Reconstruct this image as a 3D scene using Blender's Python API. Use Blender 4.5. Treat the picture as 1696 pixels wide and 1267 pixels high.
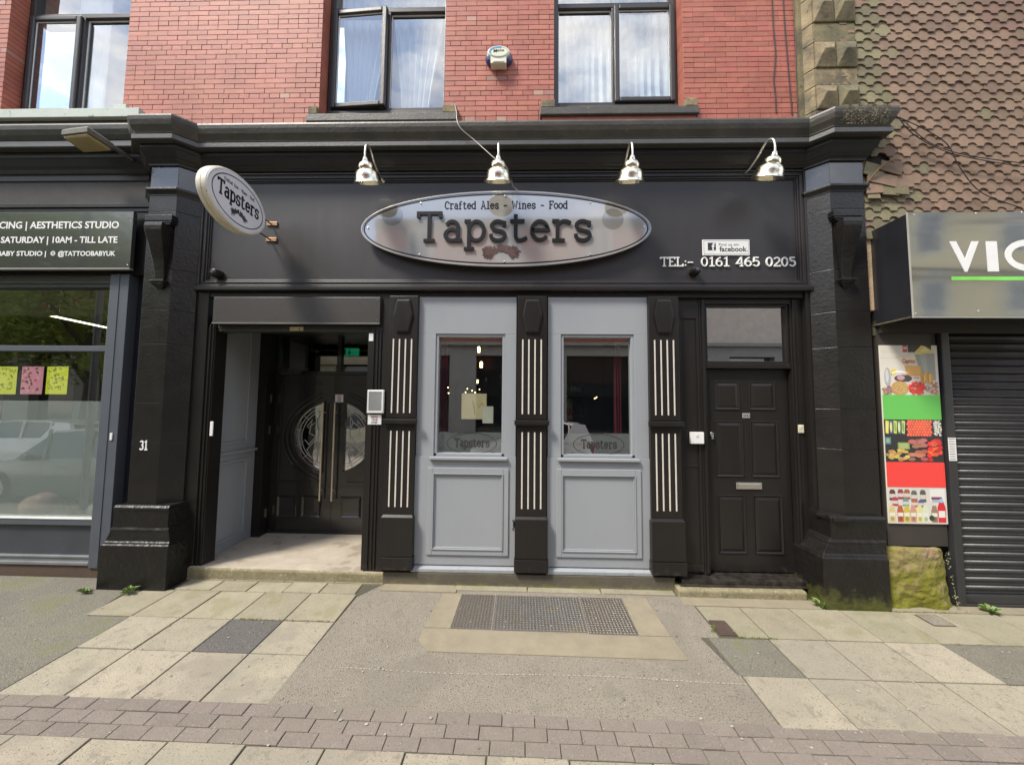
import bpy, math, random
import numpy as np
from mathutils import Matrix, Vector
R = math.radians
random.seed(7)
for o in list(bpy.data.objects): bpy.data.objects.remove(o)
SC = bpy.context.scene
COL = SC.collection

# ------------------------------------------------------------------ camera
FPX, IW, IH, DIST = 612.0, 1696, 1267, 3.75        # focal length in photo pixels, distance to the shop front
def _cam_axes(yaw=R(-1.39), pit=R(3.64), rol=R(0.49)):
    cy, sy, cp, sp = math.cos(yaw), math.sin(yaw), math.cos(pit), math.sin(pit)
    f = Vector((sy*cp, cy*cp, sp)); r = Vector((cy, -sy, 0)); u = r.cross(f)
    c, s = math.cos(rol), math.sin(rol)
    return c*r+s*u, -s*r+c*u, f
CR, CU, CF = _cam_axes()
cam = bpy.data.objects.new('camera', bpy.data.cameras.new('camera')); COL.objects.link(cam)
cam.matrix_world = Matrix(((CR.x, CU.x, -CF.x, 0), (CR.y, CU.y, -CF.y, -DIST), (CR.z, CU.z, -CF.z, 0), (0, 0, 0, 1)))
cam.data.sensor_width = 36; cam.data.lens = FPX/IW*36; cam.data.clip_start = .05; cam.data.clip_end = 500
SC.camera = cam
def ray(u, v): return CR*(u-IW/2)+CU*(IH/2-v)+CF*FPX
def P(u, v, Y):                                       # measured photo point lying on the wall plane y=Y -> (x, z)
    d = ray(u, v); k = (DIST+Y)/d.y
    return d.x*k, d.z*k
def PX(u, v, Y): return P(u, v, Y)[0]
def PZ(u, v, Y): return P(u, v, Y)[1]
GA, GB, GC = -1.84, .039, -.0055                      # the footway falls gently to the kerb and to the right
def gz(x, y): return GA+GB*y+GC*x
def Q(u, v, z):                                       # measured photo point lying on the level z -> (x, y)
    d = ray(u, v); t = z/d.z; return d.x*t, d.y*t-DIST
def G(u, v):
    d = ray(u, v); t = (GA-GB*DIST)/(d.z-GB*d.y-GC*d.x)
    return d.x*t, d.y*t-DIST

# ------------------------------------------------------------------ world and sun
SUN_EL, SUN_AZ = R(55), R(233)                        # azimuth from +Y clockwise: behind the camera, to its left
w = bpy.data.worlds.new('World'); SC.world = w; w.use_nodes = True
nt = w.node_tree; nt.nodes.clear(); N = nt.nodes.new; L = nt.links.new
sky = N('ShaderNodeTexSky'); sky.sky_type = 'NISHITA'; sky.sun_disc = False
sky.sun_elevation = SUN_EL; sky.sun_rotation = SUN_AZ; sky.air_density = 1.0; sky.dust_density = .3; sky.ozone_density = 1.2
tc = N('ShaderNodeTexCoord'); mp = N('ShaderNodeMapping'); mp.inputs['Scale'].default_value = (1.1, 1.1, 2.6)
nz = N('ShaderNodeTexNoise'); nz.inputs['Scale'].default_value = 1.9; nz.inputs['Detail'].default_value = 9; nz.inputs['Roughness'].default_value = .6
cr = N('ShaderNodeValToRGB'); cr.color_ramp.elements[0].position = .45; cr.color_ramp.elements[1].position = .65
cr.color_ramp.elements[0].color = (.06, .06, .06, 1); cr.color_ramp.elements[1].color = (1, 1, 1, 1)
nz2 = N('ShaderNodeTexNoise'); nz2.inputs['Scale'].default_value = 3.5; nz2.inputs['Detail'].default_value = 5
cc = N('ShaderNodeMix'); cc.data_type = 'RGBA'; cc.inputs[6].default_value = (6.5, 6.4, 6.3, 1); cc.inputs[7].default_value = (15.0, 14.4, 13.3, 1)
mx = N('ShaderNodeMix'); mx.data_type = 'RGBA'
bg = N('ShaderNodeBackground'); bg.inputs['Strength'].default_value = .112
ow = N('ShaderNodeOutputWorld')
L(tc.outputs['Generated'], mp.inputs[0]); L(mp.outputs[0], nz.inputs[0]); L(mp.outputs[0], nz2.inputs[0]); L(nz.outputs[0], cr.inputs[0])
L(nz2.outputs[0], cc.inputs[0]); L(cr.outputs[0], mx.inputs[0]); L(sky.outputs[0], mx.inputs[6]); L(cc.outputs[2], mx.inputs[7])
L(mx.outputs[2], bg.inputs[0]); L(bg.outputs[0], ow.inputs[0])
sl = bpy.data.lights.new('sun', 'SUN'); sl.energy = 2.3; sl.angle = R(12); sl.color = (1, .93, .83)
sun = bpy.data.objects.new('sun', sl); COL.objects.link(sun)
sdir = Vector((math.sin(SUN_AZ)*math.cos(SUN_EL), math.cos(SUN_AZ)*math.cos(SUN_EL), math.sin(SUN_EL)))
sun.rotation_euler = sdir.to_track_quat('Z', 'Y').to_euler(); sun.location = (-6, -8, 12)
SC.view_settings.view_transform = 'Standard'; SC.view_settings.look = 'None'
SC.view_settings.exposure = 1.38; SC.view_settings.gamma = 1; SC.view_settings.use_curve_mapping = False
SC.render.engine = 'CYCLES'

# ------------------------------------------------------------------ materials
MATS = {}
def mat(name, col, rough=.5, metal=0., col2=None, nscale=3., ncon=.25, bump=0., bscale=60., bdet=3, spec=.5, coat=0., rvar=0., rand=None, speck=None, streak=None, vcol=False, aniso=None):
    """col..col2 blended by a noise; bump from a finer noise; rand: hue/value jitter per object or per island; speck: (scale, size, colour, amount)"""
    m = bpy.data.materials.new(name); m.use_nodes = True; nt = m.node_tree; nt.nodes.clear(); N = nt.nodes.new; L = nt.links.new
    b = N('ShaderNodeBsdfPrincipled'); o = N('ShaderNodeOutputMaterial'); L(b.outputs[0], o.inputs[0])
    b.inputs['Metallic'].default_value = metal; b.inputs['Specular IOR Level'].default_value = spec
    b.inputs['Coat Weight'].default_value = coat; b.inputs['Coat Roughness'].default_value = .05
    ge = N('ShaderNodeNewGeometry'); pos = ge.outputs['Position']
    if aniso:
        mp = N('ShaderNodeMapping'); mp.inputs['Scale'].default_value = aniso; L(pos, mp.inputs[0]); apos = mp.outputs[0]
    else: apos = pos
    c2 = col2 or tuple(c*.7 for c in col)
    n1 = N('ShaderNodeTexNoise'); n1.inputs['Scale'].default_value = nscale; n1.inputs['Detail'].default_value = 6; n1.inputs['Roughness'].default_value = .65; L(apos, n1.inputs[0])
    r1 = N('ShaderNodeMapRange'); r1.inputs[1].default_value = .5-ncon; r1.inputs[2].default_value = .5+ncon; L(n1.outputs[0], r1.inputs[0])
    mx = N('ShaderNodeMix'); mx.data_type = 'RGBA'; mx.inputs[6].default_value = (*col, 1); mx.inputs[7].default_value = (*c2, 1); L(r1.outputs[0], mx.inputs[0])
    out = mx.outputs[2]
    if vcol:
        at = N('ShaderNodeAttribute'); at.attribute_name = 'Col'
        mm = N('ShaderNodeMix'); mm.data_type = 'RGBA'; mm.blend_type = 'MULTIPLY'; mm.inputs[0].default_value = 1
        L(out, mm.inputs[6]); L(at.outputs[0], mm.inputs[7]); out = mm.outputs[2]
    if rand:
        kind, dh, dv = rand
        if kind == 'object': oi = N('ShaderNodeObjectInfo'); rv = oi.outputs['Random']
        else: rv = ge.outputs['Random Per Island']
        wn = N('ShaderNodeTexWhiteNoise'); wn.noise_dimensions = '1D'; L(rv, wn.inputs['W'])
        hs = N('ShaderNodeHueSaturation')
        a = N('ShaderNodeMapRange'); a.inputs[3].default_value = .5-dh; a.inputs[4].default_value = .5+dh; L(rv, a.inputs[0]); L(a.outputs[0], hs.inputs['Hue'])
        c = N('ShaderNodeMapRange'); c.inputs[3].default_value = 1-dv; c.inputs[4].default_value = 1+dv; L(wn.outputs[0], c.inputs[0]); L(c.outputs[0], hs.inputs['Value'])
        L(out, hs.inputs['Color']); out = hs.outputs[0]
    for sp in (speck or []):
        sc_, size, scol, amt = sp
        vn = N('ShaderNodeTexNoise'); vn.inputs['Scale'].default_value = sc_; vn.inputs['Detail'].default_value = 2; L(pos, vn.inputs[0])
        mr = N('ShaderNodeMapRange'); mr.inputs[1].default_value = size; mr.inputs[2].default_value = size+.06; mr.inputs[4].default_value = amt; L(vn.outputs[0], mr.inputs[0])
        m2 = N('ShaderNodeMix'); m2.data_type = 'RGBA'; m2.inputs[7].default_value = (*scol, 1); L(mr.outputs[0], m2.inputs[0]); L(out, m2.inputs[6]); out = m2.outputs[2]
    if streak:                                        # moss or dirt patches low down: (z0, z1, colour, noise scale)
        z0, z1, scol, ns = streak
        sx = N('ShaderNodeSeparateXYZ'); L(pos, sx.inputs[0])
        mr = N('ShaderNodeMapRange'); mr.inputs[1].default_value = z0; mr.inputs[2].default_value = z1; mr.inputs[3].default_value = .75; mr.inputs[4].default_value = -.3; mr.clamp = True; L(sx.outputs[2], mr.inputs[0])
        mr2 = N('ShaderNodeMapRange'); mr2.inputs[1].default_value = z0; mr2.inputs[2].default_value = z1; mr2.inputs[3].default_value = .42; mr2.inputs[4].default_value = -.35; mr2.clamp = False; L(sx.outputs[2], mr2.inputs[0])
        vn = N('ShaderNodeTexNoise'); vn.inputs['Scale'].default_value = ns; vn.inputs['Detail'].default_value = 7; vn.inputs['Roughness'].default_value = .7; L(pos, vn.inputs[0])
        ad = N('ShaderNodeMath'); ad.operation = 'ADD'; L(vn.outputs[0], ad.inputs[0]); L(mr2.outputs[0], ad.inputs[1])
        th = N('ShaderNodeMapRange'); th.inputs[1].default_value = .55; th.inputs[2].default_value = .78; L(ad.outputs[0], th.inputs[0])
        m2 = N('ShaderNodeMix'); m2.data_type = 'RGBA'; m2.inputs[7].default_value = (*scol, 1); L(th.outputs[0], m2.inputs[0]); L(out, m2.inputs[6]); out = m2.outputs[2]
    L(out, b.inputs['Base Color'])
    b.inputs['Roughness'].default_value = rough
    if rvar:
        mr = N('ShaderNodeMapRange'); mr.inputs[3].default_value = max(.03, rough-rvar); mr.inputs[4].default_value = rough+rvar; L(n1.outputs[0], mr.inputs[0]); L(mr.outputs[0], b.inputs['Roughness'])
    if bump:
        n2 = N('ShaderNodeTexNoise'); n2.inputs['Scale'].default_value = bscale; n2.inputs['Detail'].default_value = bdet; L(apos, n2.inputs[0])
        bp = N('ShaderNodeBump'); bp.inputs['Strength'].default_value = min(1, bump); bp.inputs['Distance'].default_value = .004*max(1, bump); L(n2.outputs[0], bp.inputs['Height']); L(bp.outputs[0], b.inputs['Normal'])
    MATS[name] = m; return m
def glass(name, refl=.14, tint=(.9, .93, .92), wavy=0., rough=0.0):
    m = bpy.data.materials.new(name); m.use_nodes = True; nt = m.node_tree; nt.nodes.clear(); N = nt.nodes.new; L = nt.links.new
    o = N('ShaderNodeOutputMaterial'); g = N('ShaderNodeBsdfGlossy'); g.inputs['Roughness'].default_value = rough; g.inputs[0].default_value = (1, 1, 1, 1)
    t = N('ShaderNodeBsdfTransparent'); t.inputs[0].default_value = (*tint, 1); fr = N('ShaderNodeFresnel'); fr.inputs[0].default_value = 1.5
    ad = N('ShaderNodeMath'); ad.operation = 'ADD'; ad.inputs[1].default_value = refl-.04; ad.use_clamp = True
    mx = N('ShaderNodeMixShader'); g0 = N('ShaderNodeNewGeometry'); iv = N('ShaderNodeMath'); iv.operation = 'SUBTRACT'; iv.inputs[0].default_value = 1; L(g0.outputs['Backfacing'], iv.inputs[1]); mu = N('ShaderNodeMath'); mu.operation = 'MULTIPLY'; L(fr.outputs[0], ad.inputs[0]); L(ad.outputs[0], mu.inputs[0]); L(iv.outputs[0], mu.inputs[1]); L(mu.outputs[0], mx.inputs[0]); L(t.outputs[0], mx.inputs[1]); L(g.outputs[0], mx.inputs[2]); L(mx.outputs[0], o.inputs[0])
    if wavy:
        ge = N('ShaderNodeNewGeometry'); n = N('ShaderNodeTexNoise'); n.inputs['Scale'].default_value = 2.2; L(ge.outputs['Position'], n.inputs[0])
        bp = N('ShaderNodeBump'); bp.inputs['Strength'].default_value = wavy; bp.inputs['Distance'].default_value = .02; L(n.outputs[0], bp.inputs['Height']); L(bp.outputs[0], g.inputs['Normal'])
    MATS[name] = m; return m
def film(name, col, alpha):
    m = bpy.data.materials.new(name); m.use_nodes = True; nt = m.node_tree; nt.nodes.clear(); N = nt.nodes.new; L = nt.links.new
    o = N('ShaderNodeOutputMaterial'); d = N('ShaderNodeBsdfDiffuse'); d.inputs[0].default_value = (*col, 1); t = N('ShaderNodeBsdfTransparent')
    mx = N('ShaderNodeMixShader'); mx.inputs[0].default_value = alpha; L(t.outputs[0], mx.inputs[1]); L(d.outputs[0], mx.inputs[2]); L(mx.outputs[0], o.inputs[0]); MATS[name] = m; return m
def emit(name, col, s):
    m = bpy.data.materials.new(name); m.use_nodes = True; nt = m.node_tree; nt.nodes.clear()
    o = nt.nodes.new('ShaderNodeOutputMaterial'); e = nt.nodes.new('ShaderNodeEmission'); e.inputs[0].default_value = (*col, 1); e.inputs[1].default_value = s
    nt.links.new(e.outputs[0], o.inputs[0]); MATS[name] = m; return m

BLK = mat('black_wood_paint', (.0112, .0098, .0090), .36, spec=.36, col2=(.0165, .0142, .0128), streak=(-1.95, -1.35, (.045, .040, .032), 16), speck=[(48, .765, (.22, .21, .19), .55)], nscale=5, bump=.25, bscale=45, rvar=.08, aniso=(1, 1, .25))
FAS = mat('fascia_paint', (.026, .024, .0245), .44, spec=.45, col2=(.032, .029, .029), nscale=2.5, bump=.12, bscale=60, rvar=.07, aniso=(4, 4, .5), speck=[(40, .80, (.2, .2, .19), .6)])
STN = mat('black_painted_stone', (.010, .009, .0085), .31, spec=.42, col2=(.016, .014, .0125), nscale=6, bump=.85, bscale=30, bdet=8, rvar=.1, speck=[(55, .78, (.12, .12, .11), .5)])
PLN = mat('black_painted_plinth_with_moss', (.0085, .0078, .007), .33, spec=.35, col2=(.014, .0125, .011), nscale=7, bump=2.2, bscale=22, bdet=9, rvar=.1, streak=(-1.9, -1.45, (.07, .075, .02), 7), speck=[(60, .77, (.14, .13, .11), .5)])
PLL = mat('black_painted_plinth', (.0085, .0078, .007), .33, spec=.35, col2=(.014, .0125, .011), nscale=7, bump=2.2, bscale=22, bdet=9, rvar=.1, speck=[(60, .77, (.14, .13, .11), .5)])
CRN = mat('cornice_paint', (.034, .031, .026), .5, col2=(.075, .067, .050), nscale=4, ncon=.2, bump=.8, bscale=30, bdet=6, rvar=.1, speck=[(18, .7, (.13, .12, .08), .5)])
CRU = mat('cornice_black', (.012, .011, .0115), .42, spec=.35, col2=(.018, .016, .016), nscale=5, bump=.4, bscale=30)
GRY = mat('grey_panel_paint', (.26, .277, .298), .42, col2=(.285, .30, .318), streak=(-1.95, -1.42, (.18, .18, .17), 14), nscale=2, bump=.15, bscale=70, speck=[(30, .8, (.2, .2, .2), .4)], aniso=(1, 1, .4))
WHT = mat('white_plastic', (.75, .75, .73), .35, col2=(.68, .68, .66))
INL = mat('cream_strip', (.62, .58, .52), .5, col2=(.52, .48, .42), nscale=9)
DKF = mat('dark_window_frame', (.028, .026, .026), .38, col2=(.036, .034, .033), bump=.3, bscale=90, aniso=(1, 1, .2))
BRK = dict(rough=.62, col2=(.33, .098, .062), nscale=11, bump=.5, bscale=90, bdet=5, speck=[(70, .7, (.17, .05, .035), .6), (1.6, .55, (.27, .08, .055), .4)])
BR1 = mat('red_brick', (.41, .138, .096), rand=('object', .006, .12), **BRK)
BR2 = mat('red_brick_joined', (.41, .138, .096), rand=('island', .006, .12), **BRK)
BRP = mat('pale_worn_brick', (.36, .17, .13), rand=('object', .02, .2), **{**BRK, 'col2': (.33, .2, .15)})
MOR = mat('dark_mortar', (.055, .02, .017), .9, bump=.5, bscale=100)
QST = mat('weathered_sandstone', (.30, .235, .13), .85, col2=(.07, .06, .042), nscale=4, ncon=.17, bump=1.2, bscale=35, bdet=8, speck=[(9, .62, (.35, .27, .13), .7), (14, .66, (.05, .05, .03), .8)])
QSG = mat('green_stained_sandstone', (.22, .185, .095), .85, col2=(.07, .065, .04), nscale=4, ncon=.17, bump=1.2, bscale=35, bdet=8, speck=[(12, .62, (.13, .135, .055), .6), (14, .66, (.05, .05, .03), .7)])
TIL = mat('clay_tile', (.225, .145, .095), .8, col2=(.165, .112, .078), nscale=14, ncon=.22, bump=.7, bscale=70, bdet=6, rand=('object', .005, .20), speck=[(30, .7, (.09, .07, .05), .7)])
TIM = mat('mossy_clay_tile', (.20, .165, .095), .85, col2=(.15, .135, .078), nscale=12, ncon=.2, bump=1, bscale=60, bdet=6, rand=('object', .008, .22), speck=[(22, .63, (.18, .165, .08), .6)])
FLG = mat('concrete_flag', (.305, .272, .205), .85, col2=(.235, .21, .16), nscale=7, ncon=.25, bump=.8, bscale=160, bdet=4, rand=('object', .008, .13), speck=[(95, .60, (.10, .09, .07), .75), (110, .64, (.44, .41, .34), .6), (3, .58, (.21, .19, .148), .6), (1.2, .53, (.21, .19, .15), .4), (14, .62, (.16, .148, .112), .5)])
FLM = mat('mossy_concrete_flag', (.28, .252, .178), .85, col2=(.215, .195, .138), nscale=6, ncon=.22, bump=.8, bscale=160, bdet=4, rand=('object', .006, .10), speck=[(95, .62, (.10, .09, .07), .7), (5, .57, (.18, .168, .085), .45), (110, .64, (.40, .37, .28), .5)])
BLO = mat('pinkish_block_paver', (.19, .162, .136), .88, col2=(.155, .134, .114), nscale=9, bump=1, bscale=170, bdet=4, rand=('object', .008, .09), speck=[(100, .61, (.10, .08, .07), .7), (120, .64, (.36, .31, .27), .6)])
ASP = mat('light_asphalt', (.19, .168, .134), .92, col2=(.23, .205, .163), nscale=3, ncon=.2, bump=2.2, bscale=130, bdet=5, speck=[(100, .585, (.055, .05, .045), .8), (120, .61, (.34, .31, .26), .7), (3, .64, (.145, .13, .105), .45), (1.1, .54, (.16, .142, .115), .4)])
ASD = mat('dark_asphalt', (.095, .09, .083), .92, col2=(.11, .10, .095), nscale=5, ncon=.2, bump=2.2, bscale=130, bdet=5, speck=[(100, .59, (.03, .03, .03), .8), (120, .63, (.3, .29, .27), .7)])
ASM = mat('mossy_asphalt', (.13, .12, .098), .92, col2=(.17, .16, .12), nscale=3, ncon=.2, bump=2.2, bscale=130, bdet=5, speck=[(100, .59, (.05, .048, .045), .8), (120, .62, (.3, .28, .25), .7), (3, .58, (.13, .135, .06), .5)])
JNT = mat('sandy_joint', (.075, .066, .05), .95, col2=(.055, .055, .03), nscale=6, bump=1, bscale=80)
STP = mat('worn_stone_step', (.40, .35, .285), .75, col2=(.30, .26, .20), nscale=5, ncon=.2, bump=.9, bscale=60, bdet=7, speck=[(5, .58, (.22, .185, .14), .6), (60, .68, (.16, .14, .1), .6)])
STF = mat('mossy_step_front', (.25, .215, .13), .85, col2=(.15, .135, .075), nscale=9, ncon=.2, bump=1.2, bscale=60, bdet=7, speck=[(40, .6, (.36, .32, .24), .7), (14, .6, (.13, .13, .05), .7)])
YST = mat('yellow_stone_border', (.25, .215, .15), .85, col2=(.18, .158, .112), nscale=6, bump=.6, bscale=90, bdet=6, speck=[(60, .68, (.14, .12, .08), .6)])
BAS = mat('rendered_base_course', (.115, .10, .07), .85, col2=(.07, .062, .045), nscale=6, bump=1, bscale=50, streak=(-1.87, -1.72, (.16, .15, .05), 9))
MOS = mat('moss_covered_wall', (.26, .19, .11), .92, col2=(.17, .145, .05), streak=(-2.0, -.45, (.155, .15, .012), 6), nscale=5, ncon=.09, bump=3.5, bscale=28, bdet=9, speck=[(9, .66, (.30, .13, .08), .5), (24, .64, (.12, .135, .02), .8), (60, .7, (.3, .27, .2), .7)])
STL = mat('dirty_steel', (.20, .20, .205), .5, metal=.6, col2=(.17, .15, .12), nscale=6, ncon=.2, bump=.4, bscale=90, rvar=.12, speck=[(5, .6, (.25, .21, .14), .5)])
RST = mat('rusty_iron', (.10, .06, .045), .75, metal=.3, col2=(.06, .045, .04), nscale=20, bump=1, bscale=90)
BRS = mat('polished_brass_silver', (.86, .82, .68), .22, metal=1, col2=(.72, .64, .44), nscale=16, ncon=.2, bump=.5, bscale=40, rvar=.12)
CHR = mat('brushed_steel', (.75, .74, .70), .28, metal=1, col2=(.65, .63, .58))
STR = mat('studio_frame_paint', (.070, .080, .098), .45, col2=(.085, .095, .112), nscale=4, bump=.2, bscale=80)
GLS = glass('window_glass', .34)
GLW = glass('studio_glass', .20)
DRG = mat('gloss_black_door', (.016, .014, .013), .25, col2=(.021, .0185, .017), coat=.5, nscale=5, bump=.1, bscale=40)
GLU = glass('upstairs_glass', .27, wavy=.10)
GLD = glass('dark_transom_glass', .22, tint=(.5, .5, .48))
FRO = film('frosted_film', (.60, .62, .59), .34)
FR2 = film('faint_etched_film', (.22, .23, .22), .50)
DRK = mat('dark_interior', (.035, .030, .027), .8)
ROM = mat('interior_wall', (.07, .055, .045), .8)
MAR = mat('maroon_curtain', (.16, .012, .03), .8, nscale=12)
NET = mat('white_net_curtain', (.80, .82, .86), .9, col2=(.60, .64, .72), nscale=8, aniso=(6, 6, .3))  # darker upright streaks put the shade of the folds into the colour
NET.node_tree.nodes['Principled BSDF'].inputs['Subsurface Weight'].default_value = 0
PRT = mat('printed_colour', (1, 1, 1), .4, col2=(.93, .93, .93), vcol=True)
PRG = mat('printed_gloss', (1, 1, 1), .3, col2=(.97, .97, .97), vcol=True)
INK = mat('black_lettering', (.010, .010, .011), .38, spec=.3)
WLT = mat('white_lettering', (.80, .80, .78), .4, col2=(.7, .7, .68))
GRN = mat('green_strip', (.22, .75, .10), .4)
SHU = mat('black_shutter_steel', (.022, .023, .026), .42, metal=0, col2=(.034, .033, .034), nscale=7, bump=.3, bscale=60, rvar=.1, speck=[(40, .77, (.2, .19, .17), .6)])
GBK = mat('glossy_black_sign', (.030, .031, .034), .09, metal=.0, col2=(.036, .037, .04), spec=1.0, coat=1.0, bump=.0)
LEF = mat('leaf_green', (.34, .42, .12), .6, col2=(.42, .47, .18), nscale=3, rand=('island', .03, .35))
_n = LEF.node_tree; _t = _n.nodes.new('ShaderNodeBsdfTranslucent'); _t.inputs[0].default_value = (.42, .52, .10, 1); _m = _n.nodes.new('ShaderNodeMixShader'); _m.inputs[0].default_value = .5
_n.links.new(_n.nodes['Principled BSDF'].outputs[0], _m.inputs[1]); _n.links.new(_t.outputs[0], _m.inputs[2]); _n.links.new(_m.outputs[0], _n.nodes['Material Output'].inputs[0])
BRKW = mat('wood_bark', (.09, .07, .05), .9, bump=1)

# ------------------------------------------------------------------ mesh building
WM = {}
def world_of(o): return WM.get(o.name, Matrix.Identity(4))
def link(o, parent=None, local=False):
    COL.objects.link(o)
    if parent is not None:
        o.parent = parent
        if not local: o.matrix_parent_inverse = world_of(parent).inverted()
    return o
def tag(o, label=None, cat=None, group=None, kind=None):
    if label: o['label'] = label
    if cat: o['category'] = cat
    if group: o['group'] = group
    if kind: o['kind'] = kind
    return o
def thing(name, label, cat, loc=(0, 0, 0), group=None, kind=None, rz=0):
    o = bpy.data.objects.new(name, None); o.empty_display_size = .1; COL.objects.link(o)
    o.location = loc; o.rotation_euler = (0, 0, rz)
    WM[o.name] = Matrix.Translation(loc) @ Matrix.Rotation(rz, 4, 'Z')
    return tag(o, label, cat, group, kind)
def sub(name, parent):                                 # a part that is only a holder for its sub-parts
    o = bpy.data.objects.new(name, None); o.empty_display_size = .05; COL.objects.link(o); o.parent = parent
    o.matrix_parent_inverse = world_of(parent).inverted(); WM[o.name] = Matrix.Identity(4)
    return o
class MB:
    def __init__(s): s.v = []; s.f = []; s.c = []
    def add(s, vs, fs, col=None):
        b = len(s.v); s.v += [tuple(v) for v in vs]; s.f += [[i+b for i in f] for f in fs]; s.c += [col]*len(fs); return s
    def box(s, x0, x1, y0, y1, z0, z1, ch=0, col=None):
        if x0 > x1: x0, x1 = x1, x0
        if y0 > y1: y0, y1 = y1, y0
        if z0 > z1: z0, z1 = z1, z0
        return s.add([(x0, y0, z0), (x1, y0, z0), (x1, y1, z0), (x0, y1, z0), (x0, y0, z1), (x1, y0, z1), (x1, y1, z1), (x0, y1, z1)],
                     [(0, 3, 2, 1), (4, 5, 6, 7), (0, 1, 5, 4), (2, 3, 7, 6), (1, 2, 6, 5), (3, 0, 4, 7)], col)
    def prism(s, pts, y0, y1, col=None):               # polygon in x,z, counter-clockwise seen from -y, from y0 (front) to y1
        n = len(pts); v = [(x, y0, z) for x, z in pts]+[(x, y1, z) for x, z in pts]
        return s.add(v, [tuple(range(n)), tuple(range(2*n-1, n-1, -1))]+[(i, i+n, (i+1) % n+n, (i+1) % n) for i in range(n)], col)
    def plan(s, pts, z0, z1):                          # polygon in x,y, counter-clockwise from above
        n = len(pts); v = [(x, y, z0) for x, y in pts]+[(x, y, z1) for x, y in pts]
        return s.add(v, [tuple(range(n-1, -1, -1)), tuple(range(n, 2*n))]+[(i, (i+1) % n, (i+1) % n+n, i+n) for i in range(n)])
    def loft(s, rings, cap=True):
        n = len(rings[0]); b = []
        for r in rings: b += list(r)
        fs = [(k*n+i, k*n+(i+1) % n, (k+1)*n+(i+1) % n, (k+1)*n+i) for k in range(len(rings)-1) for i in range(n)]
        if cap: fs += [tuple(range(n-1, -1, -1)), tuple(range((len(rings)-1)*n, len(rings)*n))]
        return s.add(b, fs)
    def tube(s, path, r, n=10, cap=True):
        path = [Vector(p) for p in path]; rs = r if isinstance(r, (list, tuple)) else [r]*len(path); rings = []
        up = None
        for i, p in enumerate(path):
            t = (path[min(i+1, len(path)-1)]-path[max(i-1, 0)]).normalized()
            if up is None: up = t.orthogonal().normalized()
            up = (up-t*up.dot(t)).normalized(); sd = t.cross(up)
            rings.append([tuple(p+(up*math.cos(2*math.pi*k/n)+sd*math.sin(2*math.pi*k/n))*rs[i]) for k in range(n)])
        return s.loft(rings, cap)
    def lathe(s, prof, c=(0, 0, 0), n=24, axis='Z', cap=False):
        rings = []
        for r, h in prof:
            ring = []
            for k in range(n):
                a = 2*math.pi*k/n; x, y = r*math.cos(a), r*math.sin(a)
                q = (x, y, h) if axis == 'Z' else ((x, h, y) if axis == 'Y' else (h, x, y))
                ring.append((q[0]+c[0], q[1]+c[1], q[2]+c[2]))
            rings.append(ring)
        return s.loft(rings, cap)
    def ell(s, cx, cz, rx, rz, y0, y1, n=48, col=None):
        return s.prism([(cx+rx*math.cos(2*math.pi*k/n), cz+rz*math.sin(2*math.pi*k/n)) for k in range(n)], y0, y1, col)
    def ring(s, cx, cz, rx, rz, wd, y0, y1, n=64, a0=0, a1=2*math.pi):
        full = abs(a1-a0-2*math.pi) < 1e-6; m = n if full else n+1; rings = []
        for k in range(m):
            a = a0+(a1-a0)*k/n; c, q = math.cos(a), math.sin(a)
            rings.append([(cx+(rx)*c, y0, cz+(rz)*q), (cx+(rx-wd)*c, y0, cz+(rz-wd)*q), (cx+(rx-wd)*c, y1, cz+(rz-wd)*q), (cx+rx*c, y1, cz+rz*q)])
        if full: rings.append(rings[0])
        return s.loft(rings, not full)
    def ribbon(s, pts, wd, y0, y1, col=None):          # flat stroke of constant width in x,z
        n = len(pts); Lf = []; Rt = []
        for i in range(n):
            a = pts[max(i-1, 0)]; b = pts[min(i+1, n-1)]; p = pts[i]
            if 0 < i < n-1:
                d1 = Vector((p[0]-a[0], p[1]-a[1])).normalized(); d2 = Vector((b[0]-p[0], b[1]-p[1])).normalized(); t = (d1+d2)
                if t.length < 1e-6: t = d1
                t.normalize(); nn = Vector((-t.y, t.x)); k = min(2.0, 1/max(.4, nn.dot(Vector((-d1.y, d1.x)))))
            else:
                t = Vector((b[0]-a[0], b[1]-a[1])).normalized(); nn = Vector((-t.y, t.x)); k = 1
            Lf.append((p[0]+nn.x*wd/2*k, p[1]+nn.y*wd/2*k)); Rt.append((p[0]-nn.x*wd/2*k, p[1]-nn.y*wd/2*k))
        rings = [[(Lf[i][0], y0, Lf[i][1]), (Rt[i][0], y0, Rt[i][1]), (Rt[i][0], y1, Rt[i][1]), (Lf[i][0], y1, Lf[i][1])] for i in range(n)]
        c0 = len(s.f); s.loft(rings)
        for i in range(c0, len(s.f)): s.c[i] = col
        return s
    def sweep(s, path, prof):                          # path: plan points (x,y) left to right; prof: (outward offset, z); outward is -y side
        n = len(path); dirs = []
        for i in range(n):
            def nrm(a, b):
                d = Vector((b[0]-a[0], b[1]-a[1])).normalized(); return Vector((d.y, -d.x))
            if i == 0: m = nrm(path[0], path[1])
            elif i == n-1: m = nrm(path[-2], path[-1])
            else:
                a, b = nrm(path[i-1], path[i]), nrm(path[i], path[i+1]); m = (a+b).normalized(); m = m/max(.3, m.dot(a))
            dirs.append(m)
        return s.loft([[(path[i][0]+dirs[i].x*p, path[i][1]+dirs[i].y*p, z) for p, z in prof] for i in range(n)])
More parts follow.
